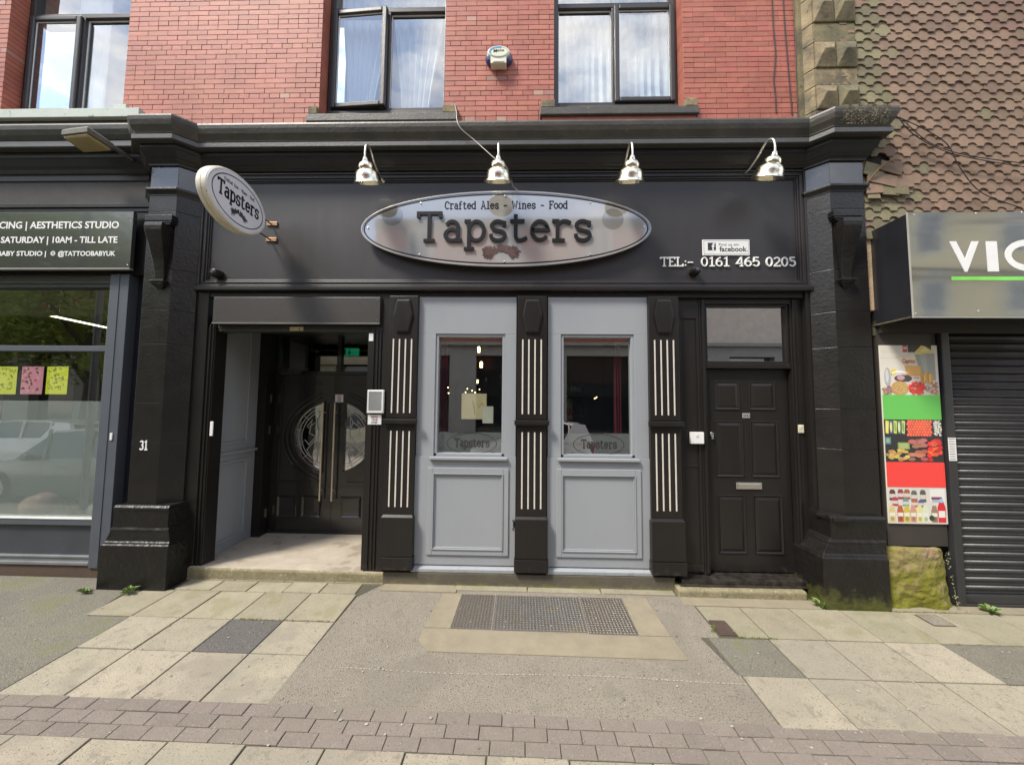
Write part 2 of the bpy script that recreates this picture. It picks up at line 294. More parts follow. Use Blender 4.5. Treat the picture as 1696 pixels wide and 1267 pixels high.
    def build(s, name, m, parent=None, bevel=0, smooth=False, local=False, seg=2, noface=False):
        me = bpy.data.meshes.new(name); me.from_pydata(s.v, [], s.f); me.validate()
        if isinstance(m, (list, tuple)):
            for q in m: me.materials.append(q)
        else: me.materials.append(m)
        if any(c is not None for c in s.c) and len(me.polygons) == len(s.f):
            ca = me.color_attributes.new('Col', 'FLOAT_COLOR', 'CORNER')
            for p, c in zip(me.polygons, s.c):
                for li in p.loop_indices: ca.data[li].color = (*(c or (1, 1, 1)), 1)
        import bmesh
        bm = bmesh.new(); bm.from_mesh(me); bmesh.ops.recalc_face_normals(bm, faces=bm.faces); bm.to_mesh(me); bm.free()
        if smooth:
            for p in me.polygons: p.use_smooth = True
            try: me.set_sharp_from_angle(angle=R(40))
            except Exception: pass
        o = bpy.data.objects.new(name, me); link(o, parent, local); WM[o.name] = world_of(parent) if (parent is not None and local) else Matrix.Identity(4)
        if bevel:
            b = o.modifiers.new('bevel', 'BEVEL'); b.width = bevel; b.segments = seg; b.limit_method = 'ANGLE'; b.angle_limit = R(35); b.harden_normals = False
        return o
def copy_tree(o, parent=None):
    c = o.copy(); COL.objects.link(c)
    if parent is not None: c.parent = parent
    for ch in [q for q in bpy.data.objects if q.parent == o]: copy_tree(ch, c)
    return c
def smoothpath(pts, k=6):
    P_ = [Vector(p) for p in pts]; out = []
    for i in range(len(P_)-1):
        a, b, c, d = P_[max(i-1, 0)], P_[i], P_[i+1], P_[min(i+2, len(P_)-1)]
        for j in range(k):
            t = j/k; out.append(.5*((2*b)+(c-a)*t+(2*a-5*b+4*c-d)*t*t+(3*b-a-3*c+d)*t**3))
    return [tuple(q) for q in out]+[tuple(P_[-1])]

# ------------------------------------------------------------------ lettering
def arc(cx, cz, rx, rz, a0, a1, n=9): return [(cx+rx*math.cos(R(a0+(a1-a0)*k/n)), cz+rz*math.sin(R(a0+(a1-a0)*k/n))) for k in range(n+1)]
GLY = {                                                # typewriter letters as pen strokes; cap height 1, x height .7
 'T': (.78, [[(0, .82), (0, 1), (.7, 1), (.7, .82)], [(.35, 1), (.35, 0)], [(.17, 0), (.53, 0)]]),
 'a': (.70, [[(.10, .58)]+arc(.29, .50, .19, .20, 120, 0)+[(.48, .0), (.62, 0)], arc(.29, .205, .21, .205, 15, 345, 16)]),
 'p': (.74, [[(-.02, .7), (.13, .7), (.13, -.30)], [(-.03, -.30), (.30, -.30)], arc(.36, .35, .24, .35, 160, -160, 18)]),
 's': (.64, [[(.50, .50), (.50, .64)]+arc(.29, .53, .19, .17, 35, 180, 8)[1:]+[(.12, .46), (.20, .38), (.42, .33)]+arc(.30, .18, .22, .18, 50, -160, 10)+[(.08, .24)]]),
 't': (.66, [[(.22, .95), (.22, .16)]+arc(.36, .15, .14, .15, 180, 300, 6)+[(.58, .10)], [(.04, .7), (.50, .7)]]),
 'e': (.70, [[(.07, .38), (.57, .38)]+arc(.32, .36, .25, .34, 5, 325, 18)]),
 'r': (.66, [[(.0, .7), (.17, .7), (.17, 0)], [(.0, 0), (.40, 0)], [(.17, .42)]+arc(.40, .48, .22, .22, 165, 35, 7)]),
 'C': (.74, [[(.60, .72), (.60, .92)], arc(.33, .5, .29, .50, 45, 315, 16)]),
 'f': (.60, [[(.18, 0), (.18, .80)]+arc(.36, .82, .18, .18, 175, 50, 6), [(.02, .62), (.42, .62)], [(.02, 0), (.38, 0)]]),
 'd': (.74, [[(.38, 1), (.52, 1), (.52, 0), (.66, 0)], arc(.29, .35, .24, .35, 20, 340, 18)]),
 'A': (.80, [[(.10, 0), (.38, 1), (.66, 0)], [(.19, .33), (.57, .33)], [(-.01, 0), (.22, 0)], [(.54, 0), (.77, 0)], [(.20, 1), (.38, 1)]]),
 'l': (.60, [[(.10, 1), (.27, 1), (.27, 0)], [(.05, 0), (.49, 0)]]),
 'W': (.88, [[(.06, 1), (.22, 0), (.40, .75), (.58, 0), (.74, 1)], [(-.04, 1), (.18, 1)], [(.62, 1), (.84, 1)]]),
 'i': (.60, [[(.08, .7), (.27, .7), (.27, 0)], [(.05, 0), (.49, 0)], [(.22, .93), (.32, .93)]]),
 'n': (.76, [[(.0, .7), (.14, .7), (.14, 0)], [(.0, 0), (.28, 0)], [(.14, .45)]+arc(.34, .46, .20, .24, 170, 0, 8)+[(.54, 0)], [(.40, 0), (.68, 0)]]),
 'F': (.72, [[(.62, .80), (.62, 1), (0, 1)], [(.14, 1), (.14, 0)], [(0, 0), (.32, 0)], [(.14, .52), (.42, .52)], [(.42, .40), (.42, .64)]]),
 'o': (.70, [arc(.31, .35, .26, .35, 0, 360, 22)]),
 '-': (.66, [[(.05, .42), (.55, .42)]]),
 ':': (.36, [[(.12, .10), (.24, .10)], [(.12, .55), (.24, .55)]]),
 'E': (.76, [[(.62, .80), (.62, 1), (0, 1)], [(.14, 1), (.14, 0)], [(0, 0), (.66, 0), (.66, .22)], [(.14, .52), (.44, .52)]]),
 'L': (.74, [[(0, 1), (.32, 1)], [(.16, 1), (.16, 0)], [(0, 0), (.66, 0), (.66, .26)]]),
 '0': (.70, [arc(.30, .5, .25, .5, 0, 360, 22)]),
 '1': (.64, [[(.08, .86), (.30, 1), (.30, 0)], [(.06, 0), (.54, 0)]]),
 '6': (.70, [arc(.31, .30, .25, .30, 0, 360, 18), arc(.50, .42, .44, .58, 180, 96, 8)]),
 '4': (.70, [[(.56, .30), (.02, .30), (.40, 1), (.44, 1), (.44, 0)], [(.28, 0), (.58, 0)]]),
 '5': (.70, [[(.52, 1), (.14, 1), (.11, .56)]+arc(.29, .32, .26, .32, 115, -150, 12)]),
 '2': (.70, [arc(.30, .72, .24, .28, 160, -30, 9)+[(.06, .04), (.06, 0), (.56, 0), (.56, .14)]]),
 '3': (.70, [arc(.28, .75, .22, .25, 150, -80, 9), arc(.28, .27, .26, .27, 85, -155, 10)]),
 ' ': (.66, []),
}
def typewriter(text, wd, y0, y1, weight=.12, hs=1.0):
    """returns (MB, width) with the text's left foot at the origin, cap height 1 (scaled later)"""
    return None
def put_type(mb, text, x0, z0, x1, cap, y0, y1, weight=.12, col=None, m4=None):
    tot = sum(GLY[c][0] for c in text); k = (x1-x0)/tot; x = x0; q = 0
    for c in text:
        adv, strokes = GLY[c]
        for st in strokes:
            q += 1; yy = y0-.00015*(q % 7)
            mb.ribbon([(x+px*k, z0+pz*cap) for px, pz in st], weight*cap, yy, y1, col)
        x += adv*k
    return mb
def sans(text, x0, z0, x1, h, y, depth=.002, off=0., shear=0.):
    """built-in sans lettering as a mesh fitted between x0 and x1, cap height h, standing on z0, front at y"""
    cu = bpy.data.curves.new('t', 'FONT'); cu.body = text; cu.extrude = .02; cu.offset = off; cu.resolution_u = 3; cu.shear = shear
    ob = bpy.data.objects.new('t', cu); COL.objects.link(ob); bpy.context.view_layer.update()
    me = bpy.data.meshes.new_from_object(ob.evaluated_get(bpy.context.evaluated_depsgraph_get())); bpy.data.objects.remove(ob)
    vs = [v.co.copy() for v in me.vertices]; fs = [tuple(p.vertices) for p in me.polygons]; bpy.data.meshes.remove(me)
    ax, bx = min(v.x for v in vs), max(v.x for v in vs); by = .729
    mb = MB(); mb.add([(x0+(v.x-ax)/(bx-ax)*(x1-x0), y+(depth if v.z < 0 else 0), z0+v.y/by*h) for v in vs], fs)
    return mb
def join(*mbs):
    r = MB()
    for m in mbs: r.add(m.v, m.f); r.c[-len(m.f):] = m.c
    return r
# ================================================================== GROUND
def sheet(mb, pts, z_off, thick=.03):                   # slab of polygon plan pts following the fall of the footway
    n = len(pts)
    v = [(x, y, gz(x, y)+z_off) for x, y in pts]+[(x, y, gz(x, y)+z_off-thick) for x, y in pts]
    return mb.add(v, [tuple(range(n)), tuple(range(2*n-1, n-1, -1))]+[(i, i+n, (i+1) % n+n, (i+1) % n) for i in range(n)])
KY = -2.75                                             # kerb line
g = MB(); g.box(-90, 90, -90, 60, -2.6, -2.30); tag(g.build('ground', ASD), kind='structure')
rd = MB(); rd.add([(-60, KY-.12, -2.09), (60, KY-.12, -2.09), (60, -10.2, -2.06), (-60, -10.2, -2.06), (-60, KY-.12, -2.28), (60, KY-.12, -2.28), (60, -10.2, -2.28), (-60, -10.2, -2.28)],
                  [(0, 1, 2, 3), (7, 6, 5, 4), (0, 4, 5, 1), (1, 5, 6, 2), (2, 6, 7, 3), (3, 7, 4, 0)])
tag(rd.build('road', ASP), kind='structure')
op = MB(); op.box(-60, 60, -12.6, -10.2, -2.4, -1.94); tag(op.build('far_pavement', FLG), kind='structure')
pv = MB(); sheet(pv, [(-30, KY), (30, KY), (30, .45), (-30, .45)], -.010, .3)
pav = tag(pv.build('pavement', JNT), kind='structure')
kb = {}
def piece(name, m, x0, x1, y0, y1, z=0, gap=.005, jit=.003, pts=None, bev=.003):
    """one paving piece; alike pieces share their mesh"""
    key = (name, m.name, round(x1-x0, 3), round(y1-y0, 3), bev)
    a, b = (x1-x0)/2-gap, (y1-y0)/2-gap
    if pts is None and key in kb: o = kb[key].copy(); COL.objects.link(o)
    else:
        q = MB(); c = bev
        if pts is None: base = [(-a, -b), (a, -b), (a, b), (-a, b)]
        else: base = pts; a = b = None
        n = len(base)
        cx = sum(p[0] for p in base)/n; cy = sum(p[1] for p in base)/n
        top = [(x+(cx-x)/max(.01, abs(cx-x))*c, y+(cy-y)/max(.01, abs(cy-y))*c) for x, y in base]
        def zz(x, y): return GB*y+GC*x
        q.loft([[(x, y, zz(x, y)-.05) for x, y in base], [(x, y, zz(x, y)-c) for x, y in base], [(x, y, zz(x, y)) for x, y in top]])
        o = q.build(name, m); o.parent = pav
        if pts is None: kb[key] = o
        else: o.location = (0, 0, GA+z); return o
    cx, cy = (x0+x1)/2, (y0+y1)/2
    o.location = (cx, cy, gz(cx, cy)+z+random.uniform(-jit, jit)); o.rotation_euler = (random.uniform(-.003, .003), random.uniform(-.003, .003), random.uniform(-.004, .004)); o.parent = pav
    return o
ASPH = []
def asphalt(m, pts, z=-.003): o = piece('asphalt_patch', m, 0, 1, 0, 1, z, pts=pts); ASPH.append(o); return o
LX = [-3.365+.4475*k for k in range(5)]               # left flag grid
RX = [1.575+.455*k for k in range(8)]
rows_l = [(-.505, -.075), (-.90, -.505), (-1.335, -.90)]
rows_r = [(-.56, -.12), (-.975, -.56), (-1.385, -.975)]
for j, (a, b) in enumerate(rows_l):
    for k in range(-1, 4):
        if k < 0 and j > 0: continue
        x0 = -3.365+.4475*k
        if j == 1 and k == 2: asphalt(ASD, [(x0+.006, a+.006), (x0+.4415, a+.006), (x0+.4415, b-.006), (x0+.006, b-.006)]); continue
        piece('slab', FLM if j == 0 else FLG, x0 if k >= 0 else x0+.04, x0+.4475, a, b)
for k in range(5): piece('slab', FLM, -3.40+.36*k, -3.04+.36*k if k < 4 else -1.6, -.075, .118, z=0.0)
for j, (a, b) in enumerate(rows_r):
    for k in range(0, 8):
        x0 = RX[k]+(.02 if j == 0 else 0)
        if j == 1 and k == 0: asphalt(ASM, [(x0-.03, a+.006), (x0+.45, a+.006), (x0+.45, b-.006), (x0-.10, b-.006)]); continue
        if j == 1 and k == 4: asphalt(ASM, [(x0+.006, a+.006), (x0+.92, a+.006), (x0+.92, b-.006), (x0+.006, b-.006)]); continue
        if j == 1 and k == 5: continue
        if j == 0 and k == 0:
            piece('slab', FLM, 0, 1, 0, 1, pts=[(x0+.06, b-.004), (x0+.06, a+.22), (x0+.215, a+.22), (x0+.215, a+.004), (x0+.45, a+.004), (x0+.45, b-.004)])
            continue
        piece('slab', FLM if (j == 0) else FLG, x0, x0+.455, a, b)
asphalt(ASM, [(-9.0, -1.335), (-3.372, -1.335), (-3.372, -.52), (-3.74, -.52), (-3.82, -.10), (-4.1, .02), (-4.2, .10), (-9.0, .10)])
asphalt(ASP, [(-1.60, -1.345), (1.572, -1.378), (1.572, -.98), (1.545, -.56), (1.64, -.56), (1.64, -.12), (1.56, .03), (1.5, .09), (-1.40, .12), (-1.56, -.12), (-1.575, -.9)])
# strip of old stone along the foot of the steps
piece('slab', YST, 1.55, 2.85, -.12, .035, z=.004); piece('slab', YST, -1.38, -.62, -.01, .118, z=.012)
piece('slab', YST, 3.46, 5.6, -.12, .0, z=.001)
# three courses of block pavers, then a further row of flags
for r in range(3):
    for k in range(-18, 30):
        y1 = -1.345-.0035*0-.089*r; x0 = -.1+.198*k+(.099 if r % 2 else 0)-.03*r
        sk = -.0075*x0
        piece('block_paver', BLO, x0, x0+.198, y1-.089+sk, y1+sk, gap=.0022)
for k in range(-13, 16):
    x0 = -.62+.4475*k; sk = -.0075*x0
    piece('slab', FLG, x0, x0+.4475, -1.612-.41+sk, -1.612+sk)
    piece('slab', FLG, x0+.2, x0+.6475, -2.44+sk, -2.03+sk)
for k in range(-8, 9): 
    q = MB(); q.box(-.445, .445, -.065, .065, -.3, 0); x0 = k*.9
    o = q.build('kerb_stone', STF, bevel=.015); o.parent = pav; o.location = (x0, KY-.05, gz(x0, KY)+.006); o.rotation_euler = (0, GC*-1, 0)
# faint white dotted seam across the asphalt
q = MB(); x = -1.35
random.seed(3)
while x < 1.55:
    y = -1.03+.012*math.sin(x*3)-.006*x; dx = random.uniform(.008, .02)
    q.add([(x, y-.003, gz(x, y)+.0015), (x+dx, y-.003, gz(x, y)+.0015), (x+dx, y+.003, gz(x, y)+.0015), (x, y+.003, gz(x, y)+.0015)], [(0, 1, 2, 3)]); x += dx+random.uniform(.006, .03)
tag(q.build('paint_seam', mat('faded_white_paint', (.45, .43, .38), .8), pav), kind='stuff')
q = MB(); random.seed(77)
for i in range(46):
    x = random.uniform(-4.2, 4.3); y = random.uniform(-1.72, -.1); r = random.uniform(.006, .015); n = 9
    q.add([(x+r*math.cos(6.283*k/n)*random.uniform(.75, 1.2), y+r*math.sin(6.283*k/n)*random.uniform(.75, 1.2), gz(x, y)+.0035) for k in range(n)]+[(x, y, gz(x, y)+.005)], [(k, (k+1) % n, n) for k in range(n)])
tag(q.build('gum_spot', mat('old_gum', (.34, .32, .27), .8, col2=(.12, .115, .10), nscale=1.5, ncon=.1), pav), kind='stuff')
for k in range(4): piece('kerb_stone', FLM, -1.38+.73*k, -.65+.73*k, .035, .125, z=.012, bev=.006)
for k in range(4): piece('kerb_stone', YST, -3.46+.52*k, -2.94+.52*k, .112, .135, z=.006)
# bits of grit and gum
q = MB()
for i in range(420):
    x = random.uniform(-4.6, 4.6); y = random.uniform(-1.75, .05); r = random.choice([.003, .004, .006, .009]); n = 6
    z = gz(x, y)+.0035
    q.add([(x+r*math.cos(6.283*k/n)*random.uniform(.6, 1.2), y+r*math.sin(6.283*k/n)*random.uniform(.6, 1.2), z) for k in range(n)]+[(x, y, z+r*.35)], [(k, (k+1) % n, n) for k in range(n)])
tag(q.build('grit', mat('pale_grit', (.42, .40, .35), .8, col2=(.2, .18, .15), nscale=3), pav), kind='stuff')

# cellar hatch
HX = (-.665, 1.215)
hatch = thing('cellar_hatch', 'steel chequer plate cellar hatch set in a stone border below the two grey windows', 'hatch', (.25, -.4, gz(.25, -.4)))
def flat(name, m, pts, z, th, par, bev=.004):
    q = MB(); sheet(q, pts, z, th); return q.build(name, m, par, bevel=bev)
flat('border_stone', YST, [(-.70, -.56), (-.585, -.56), (-.56, -.03), (-.80+.03, -.03)] if 0 else [(-.80, -.545), (-.575, -.545), (-.56, -.02), (-.745, -.02)], .004, .06, hatch)
flat('border_stone', YST, [(.985, -.57), (1.24, -.57), (1.225, -.02), (1.00, -.02)], .004, .06, hatch)
flat('border_stone', YST, [(-.70, -.83), (1.26, -.84), (1.245, -.585), (-.80, -.56), (-.80, -.70)], .006, .06, hatch)
def plate(x0, x1, y0, y1, m):
    q = MB(); sheet(q, [(x0, y0), (x1, y0), (x1, y1), (x0, y1)], 0, .04)
    o = q.build('steel_plate', m, hatch)
    t = MB(); y = y0+.015; r = 0                        # raised lozenge treads
    while y < y1-.008:
        x = x0+.012+(.014 if r % 2 else 0)
        while x < x1-.010:
            z = gz(x, y); s = .0125; tt = .0035; sx, sy = ((1, .8) if (r % 2) else (-1, .8))
            a = (sx*s*.7, sy*s*.9); b = (-sy*tt, sx*tt)
            t.add([(x-a[0], y-a[1], z), (x+b[0], y+b[1], z+.004), (x+a[0], y+a[1], z), (x-b[0], y-b[1], z+.004)], [(0, 1, 2, 3)])
            t.add([(x-a[0], y-a[1], z), (x-b[0], y-b[1], z+.004), (x+a[0], y+a[1], z), (x+b[0], y+b[1], z+.004)], [(0, 1, 2, 3)])
            x += .028
        y += .0155; r += 1
    tag(t.build('tread', TRD, o), kind='stuff')
TRD = mat('worn_tread', (.42, .41, .39), .38, metal=.75, col2=(.45, .41, .33), nscale=5, ncon=.2)
STL2 = mat('dirty_steel_brown', (.16, .14, .125), .55, metal=.5, col2=(.15, .13, .105), nscale=6, ncon=.2, bump=.4, bscale=90, rvar=.12)
plate(-.572, -.238, -.545, -.025, STL2); plate(-.228, .568, -.55, -.025, STL); plate(.578, .982, -.565, -.025, STL2)

def small_cover(label, pts, m, ribs=0, name='drain_cover'):
    cx = sum(p[0] for p in pts)/4; cy = sum(p[1] for p in pts)/4
    t = thing(name, label, 'cover', (cx, cy, gz(cx, cy)))
    flat('frame', RST, pts, .001, .03, t)
    ins = [(cx+(x-cx)*.86, cy+(y-cy)*.86) for x, y in pts]
    flat('lid', m, ins, .004, .02, t, .002)
    if ribs:
        q = MB(); (x0, y0), (x1, y1) = ins[0], ins[2]
        for i in range(ribs):
            for j in range(ribs):
                x = x0+(x1-x0)*(i+.5)/ribs; y = y0+(y1-y0)*(j+.5)/ribs; s = abs(x1-x0)/ribs*.33
                q.add([(x-s, y-s, gz(x, y)+.004), (x+s, y-s, gz(x, y)+.004), (x+s, y+s, gz(x, y)+.004), (x-s, y+s, gz(x, y)+.004), (x, y, gz(x, y)+.009)], [(0, 1, 4), (1, 2, 4), (2, 3, 4), (3, 0, 4)])
        tag(q.build('stud', RST, t), kind='stuff')
    return t
small_cover('small rusty square stopcock cover by the dark patch below the side door', [(1.665, -.53), (1.80, -.53), (1.80, -.33), (1.665, -.33)], RST, 5)
small_cover('small grey rectangular cover at the foot of the mossy wall', [(3.60, -.33), (3.80, -.33), (3.80, -.16), (3.60, -.16)], ASP, 0)
small_cover('rusty rectangular iron grid cover in dark asphalt at the right edge', [(4.28, -.80), (4.62, -.80), (4.62, -.60), (4.28, -.60)], RST, 6)
def weed(x, y, s, label, n=9, z=None):
    random.seed(int(x*100)+5); q = MB(); z0 = gz(x, y) if z is None else z
    for i in range(n):
        a = random.uniform(0, 6.28); l = s*random.uniform(.4, 1.25); h = s*random.uniform(.4, 1.0); wd = s*.22
        c, sn = math.cos(a), math.sin(a); px, py = -sn*wd, c*wd
        q.add([(x, y, z0), (x+c*l*.5+px, y+sn*l*.5+py, z0+h*.8), (x+c*l, y+sn*l, z0+h*.75), (x+c*l*.5-px, y+sn*l*.5-py, z0+h*.8)], [(0, 1, 2), (0, 2, 3)])
        q.add([(x-.002, y, z0), (x+.002, y, z0), (x+c*l*.4, y+sn*l*.4, z0+h*.7)], [(0, 1, 2)])
    return tag(q.build('weed', WED), label, 'weed', 'weeds in the cracks at the foot of the walls')
WED = mat('weed_green', (.13, .21, .05), .6, col2=(.20, .27, .08), nscale=20)
weed(-3.75, -.17, .075, 'bright green weed at the front of the left plinth', 14)
weed(-4.17, -.18, .07, 'dusty weed by the left corner of the left plinth, at the asphalt', 12)
weed(2.83, -.08, .08, 'small weed between the side door step and the right plinth', 16)
weed(4.36, -.10, .08, 'low green weed at the bottom of the shutter rail', 16)
q = MB(); random.seed(9)
for i in range(900):
    seg = random.choice([((1.80, -.56), (2.1, -.565)), ((1.62, -.5), (1.68, -.40)), ((-1.3, .10), (1.5, .05)), ((3.45, -.13), (4.4, -.10)), ((-2.4, -.505), (-1.62, -.505)), ((4.3, -.565), (5, -.57))])
    t = random.random(); x = seg[0][0]+(seg[1][0]-seg[0][0])*t+random.gauss(0, .006); y = seg[0][1]+(seg[1][1]-seg[0][1])*t+random.gauss(0, .006); h = random.uniform(.003, .011); s = random.uniform(.003, .007); a = random.uniform(0, 6.28)
    q.add([(x-s*math.cos(a), y-s*math.sin(a), gz(x, y)), (x+s*math.cos(a), y+s*math.sin(a), gz(x, y)), (x, y, gz(x, y)+h)], [(0, 1, 2)])
tag(q.build('moss', mat('moss_green', (.12, .16, .03), .9, col2=(.17, .18, .05), nscale=20)), 'green moss growing in the pavement joints and along the wall foot', 'moss', kind='stuff')

# ================================================================== PUB BUILDING
pub = thing('pub_building', 'black and grey pub front with red brick storey above, between the two big black pilasters', 'building', (-.2, .3, gz(-.2, .2)))
WY, BY, UY = .14, .14, .30                             # fascia line, brick face, upstairs window plane
BZ0, CP, BL = 3.02, .0595, .2335
W1 = (-2.286, -.878); W2 = (.346, 1.767); W0 = (-5.985, -4.553); BRX = 2.985
ZTOP = 5.25
q = MB()
for a, b in ((W0[1], W1[0]), (W1[1], W2[0]), (W2[1], BRX)): q.box(a+.004, b-.004, BY+.004, .40, 2.9, ZTOP)
q.box(W0[1]+.004, 3.5, BY+.02, .40, ZTOP+.001, 7.4)
for a, b in (W1, W2): q.box(a, b, UY+.03, .40, 2.9, 3.30)
wall = q.build('wall', MOR, pub)
q = MB()
for z in range(36):
    zz = ZTOP+CP*z
    for k in range(-1, 36):
        x0 = -4.55+k*BL+(BL/2 if z % 2 else 0)
        if x0+BL < 3.0 and x0 > -4.56: q.box(x0+.002, x0+BL-.002, BY, BY+.05, zz+.002, zz+CP-.002)
tag(q.build('brick', BR2, wall), kind='stuff')
cand = []
def lay(x0, x1, offs, out):
    c = 0; z = BZ0
    while z < ZTOP-CP*.5:
        hdr = (c % 5 == 2); bl = BL/2 if hdr else BL
        x = x0-(bl*.5 if c % 2 else 0)+offs
        while x < x1-.001:
            a, b = max(x, x0), min(x+bl, x1)
            if b-a > .03: out.append((round(a, 4), round(b, 4), z, hdr))
            elif out and b > a and out[-1][2] == z: out[-1] = (out[-1][0], round(b, 4), z, hdr)
            x += bl
        z += CP; c += 1
lay(W0[1], W1[0], 0, cand); lay(W1[1], W2[0], 0, cand); lay(W2[1], BRX, 0, cand)
cand.sort(key=lambda t: math.hypot((t[0]+t[1])/2, t[2]))
bc = {}; many = MB()
def brickmesh(mb, x0, x1, z0, z1, y, yb=.30, c=.0012):
    a = [(x0+c, y, z0+c), (x1-c, y, z0+c), (x1-c, y, z1-c), (x0+c, y, z1-c)]; b = [(x0, y+c, z0), (x1, y+c, z0), (x1, y+c, z1), (x0, y+c, z1)]; d = [(x0, yb, z0), (x1, yb, z0), (x1, yb, z1), (x0, yb, z1)]
    return mb.loft([d, b, a])
def put_brick(x0, x1, z, hdr, par, m=None):
    l = round(x1-x0, 3); g_ = .0027
    if m is None: m = BRP if random.random() < (.08 if hdr else .008) else BR1
    key = (l, m.name)
    if key not in bc:
        mb = MB(); brickmesh(mb, -l/2+g_, l/2-g_, -CP/2+g_, CP/2-g_, 0, .16); bc[key] = mb.build('brick', m); o = bc[key]
    else: o = bc[key].copy(); COL.objects.link(o)
    o.parent = par; o.location = ((x0+x1)/2, BY-random.uniform(0, .0025), z+CP/2); o.rotation_euler = (0, random.uniform(-.004, .004), random.uniform(-.004, .004))
random.seed(21)
for i, (a, b, z, h) in enumerate(cand):
    if i < 299: put_brick(a, b, z, h, wall)
    else: brickmesh(many, a+.0022, b-.0022, z+.0022, z+CP-.0022, BY-random.uniform(0, .0025))
tag(many.build('brick', BR2, wall), kind='stuff')
# black weather stains (cables) on the right pier
q = MB()
for pts in ([(1278, 0), (1280, 40), (1284, 90), (1281, 130), (1284, 160), (1285, 188)], [(1296, 0), (1299, 40), (1303, 90), (1308, 150), (1311, 190)]):
    q.tube(smoothpath([(P(u, v, BY)[0], BY-.007, P(u, v, BY)[1]+(.25 if v == 0 else 0)) for u, v in pts], 3), .007, 6)
q.tube([(2.99, BY-.01, 3.0), (2.975, BY-.01, 3.6), (2.985, BY-.01, 4.0), (2.97, BY-.01, 5.2)], .004, 5)
tag(q.build('cable_run', mat('old_black_cable', (.05, .03, .03), .6)), 'two old black cables running down the brick beside the stone quoins', 'cable')

# quoin column of pyramid-faced stones
qc = sub('quoin_column', pub)
z = 3.0; k = 0; random.seed(4)
hs = [.215, .352, .235, .352, .235, .352, .235, .352, .3]
hs = [.13, .352-.085, .235-.04, .29, .22, .31, .22, .31, .22, .31, .22, .3]
for k, h in enumerate(hs):
    z1 = z+h-.008
    def faces(x0, x1, m, y=0.0):
        q = MB()
        if k % 2 == 1:
            cx, cz = (x0+x1)/2, (z+z1)/2; dp = .055; e = .014
            q.add([(x0, y, z), (x1, y, z), (x1, y, z1), (x0, y, z1), (x0+.3*(x1-x0), y-dp, cz+.02), (x1-.3*(x1-x0), y-dp, cz+.02), (x0, .2, z), (x1, .2, z), (x1, .2, z1), (x0, .2, z1)],
                  [(0, 1, 5, 4), (1, 2, 5), (2, 3, 4, 5), (3, 0, 4), (6, 9, 8, 7), (0, 6, 7, 1), (2, 8, 9, 3), (1, 7, 8, 2), (0, 3, 9, 6)])
        else: q.box(x0, x1, y+.012, .2, z, z1)
        o = q.build('quoin_stone', m, qc, bevel=.006)
        return o
    if k % 2 == 1: faces(3.085, 3.30, QST); faces(3.305, 3.52, QSG)
    else: faces(3.085, 3.52, QST if k != 4 else QSG)
    q = MB(); q.plan([(2.99, .14), (3.08, .012), (3.08, .2), (2.99, .2)], z, z1); q.build('quoin_stone', QST, qc, bevel=.004)
    z += h
q = MB(); q.box(2.99, 3.515, .09, .38, 2.9, 7.4); q.build('core', QSG, qc)

# cornice over the pub, breaking forward over both pilasters
PL = [(-4.16, WY), (-4.01, 0), (-3.71, 0), (-3.56, WY)]; PR = [(3.03, WY), (3.17, 0), (3.51, 0), (3.512, .42)]
path = [(-4.161, .42)]+PL+PR
prof_top = [(-.1, 3.02), (.17, 2.995), (.20, 2.985), (.205, 2.965), (.20, 2.93), (.185, 2.885), (.160, 2.845), (.150, 2.825), (.158, 2.815), (.145, 2.800), (.145, 2.795), (-.1, 2.795)]
cn = sub('cornice', pub)
q = MB(); q.sweep(path, prof_top); q.build('crown_moulding', CRN, cn, smooth=False)
q = MB(); q.sweep(path, [(-.1, 2.794), (.165, 2.794), (.168, 2.79), (.168, 2.748), (.160, 2.742), (-.1, 2.742)]); q.build('fillet', mat('grey_cornice_fillet', (.07, .068, .067), .42, col2=(.05, .048, .045), nscale=6, bump=.4, bscale=50), cn)
q = MB(); q.sweep(path, [(-.1, 2.741), (.10, 2.741), (.10, 2.70), (.092, 2.688), (.095, 2.680), (.085, 2.66), (.06, 2.625), (.05, 2.612), (.058, 2.604), (.048, 2.590), (.03, 2.575), (.022, 2.565), (-.1, 2.565)]); q.build('bed_moulding', CRU, cn)
# lichen ledge on the worn right end
q = MB(); random.seed(12)
for i in range(1500):
    x = random.uniform(3.08, 3.62); t = random.random()
    if t < .45: y = -.2+random.uniform(-.008, .02); zz = 2.985+random.uniform(0, .01)
    else: zz = random.uniform(2.83, 2.98); y = -.208+max(0, (2.93-zz))*.45
    if x < 3.17: y += (3.17-x)*1.0
    s = random.uniform(.002, .007)*(1.5 if t < .45 else 1)
    q.add([(x-s, y, zz-s*.5), (x+s, y-.002, zz-s*.4), (x+s*.6, y-.003, zz+s*.6), (x-s*.7, y-.003, zz+s*.5)], [(0, 1, 2, 3)])
tag(q.build('lichen', mat('pale_lichen', (.42, .37, .26), .9, col2=(.10, .09, .05), nscale=14, ncon=.1), cn), kind='stuff')

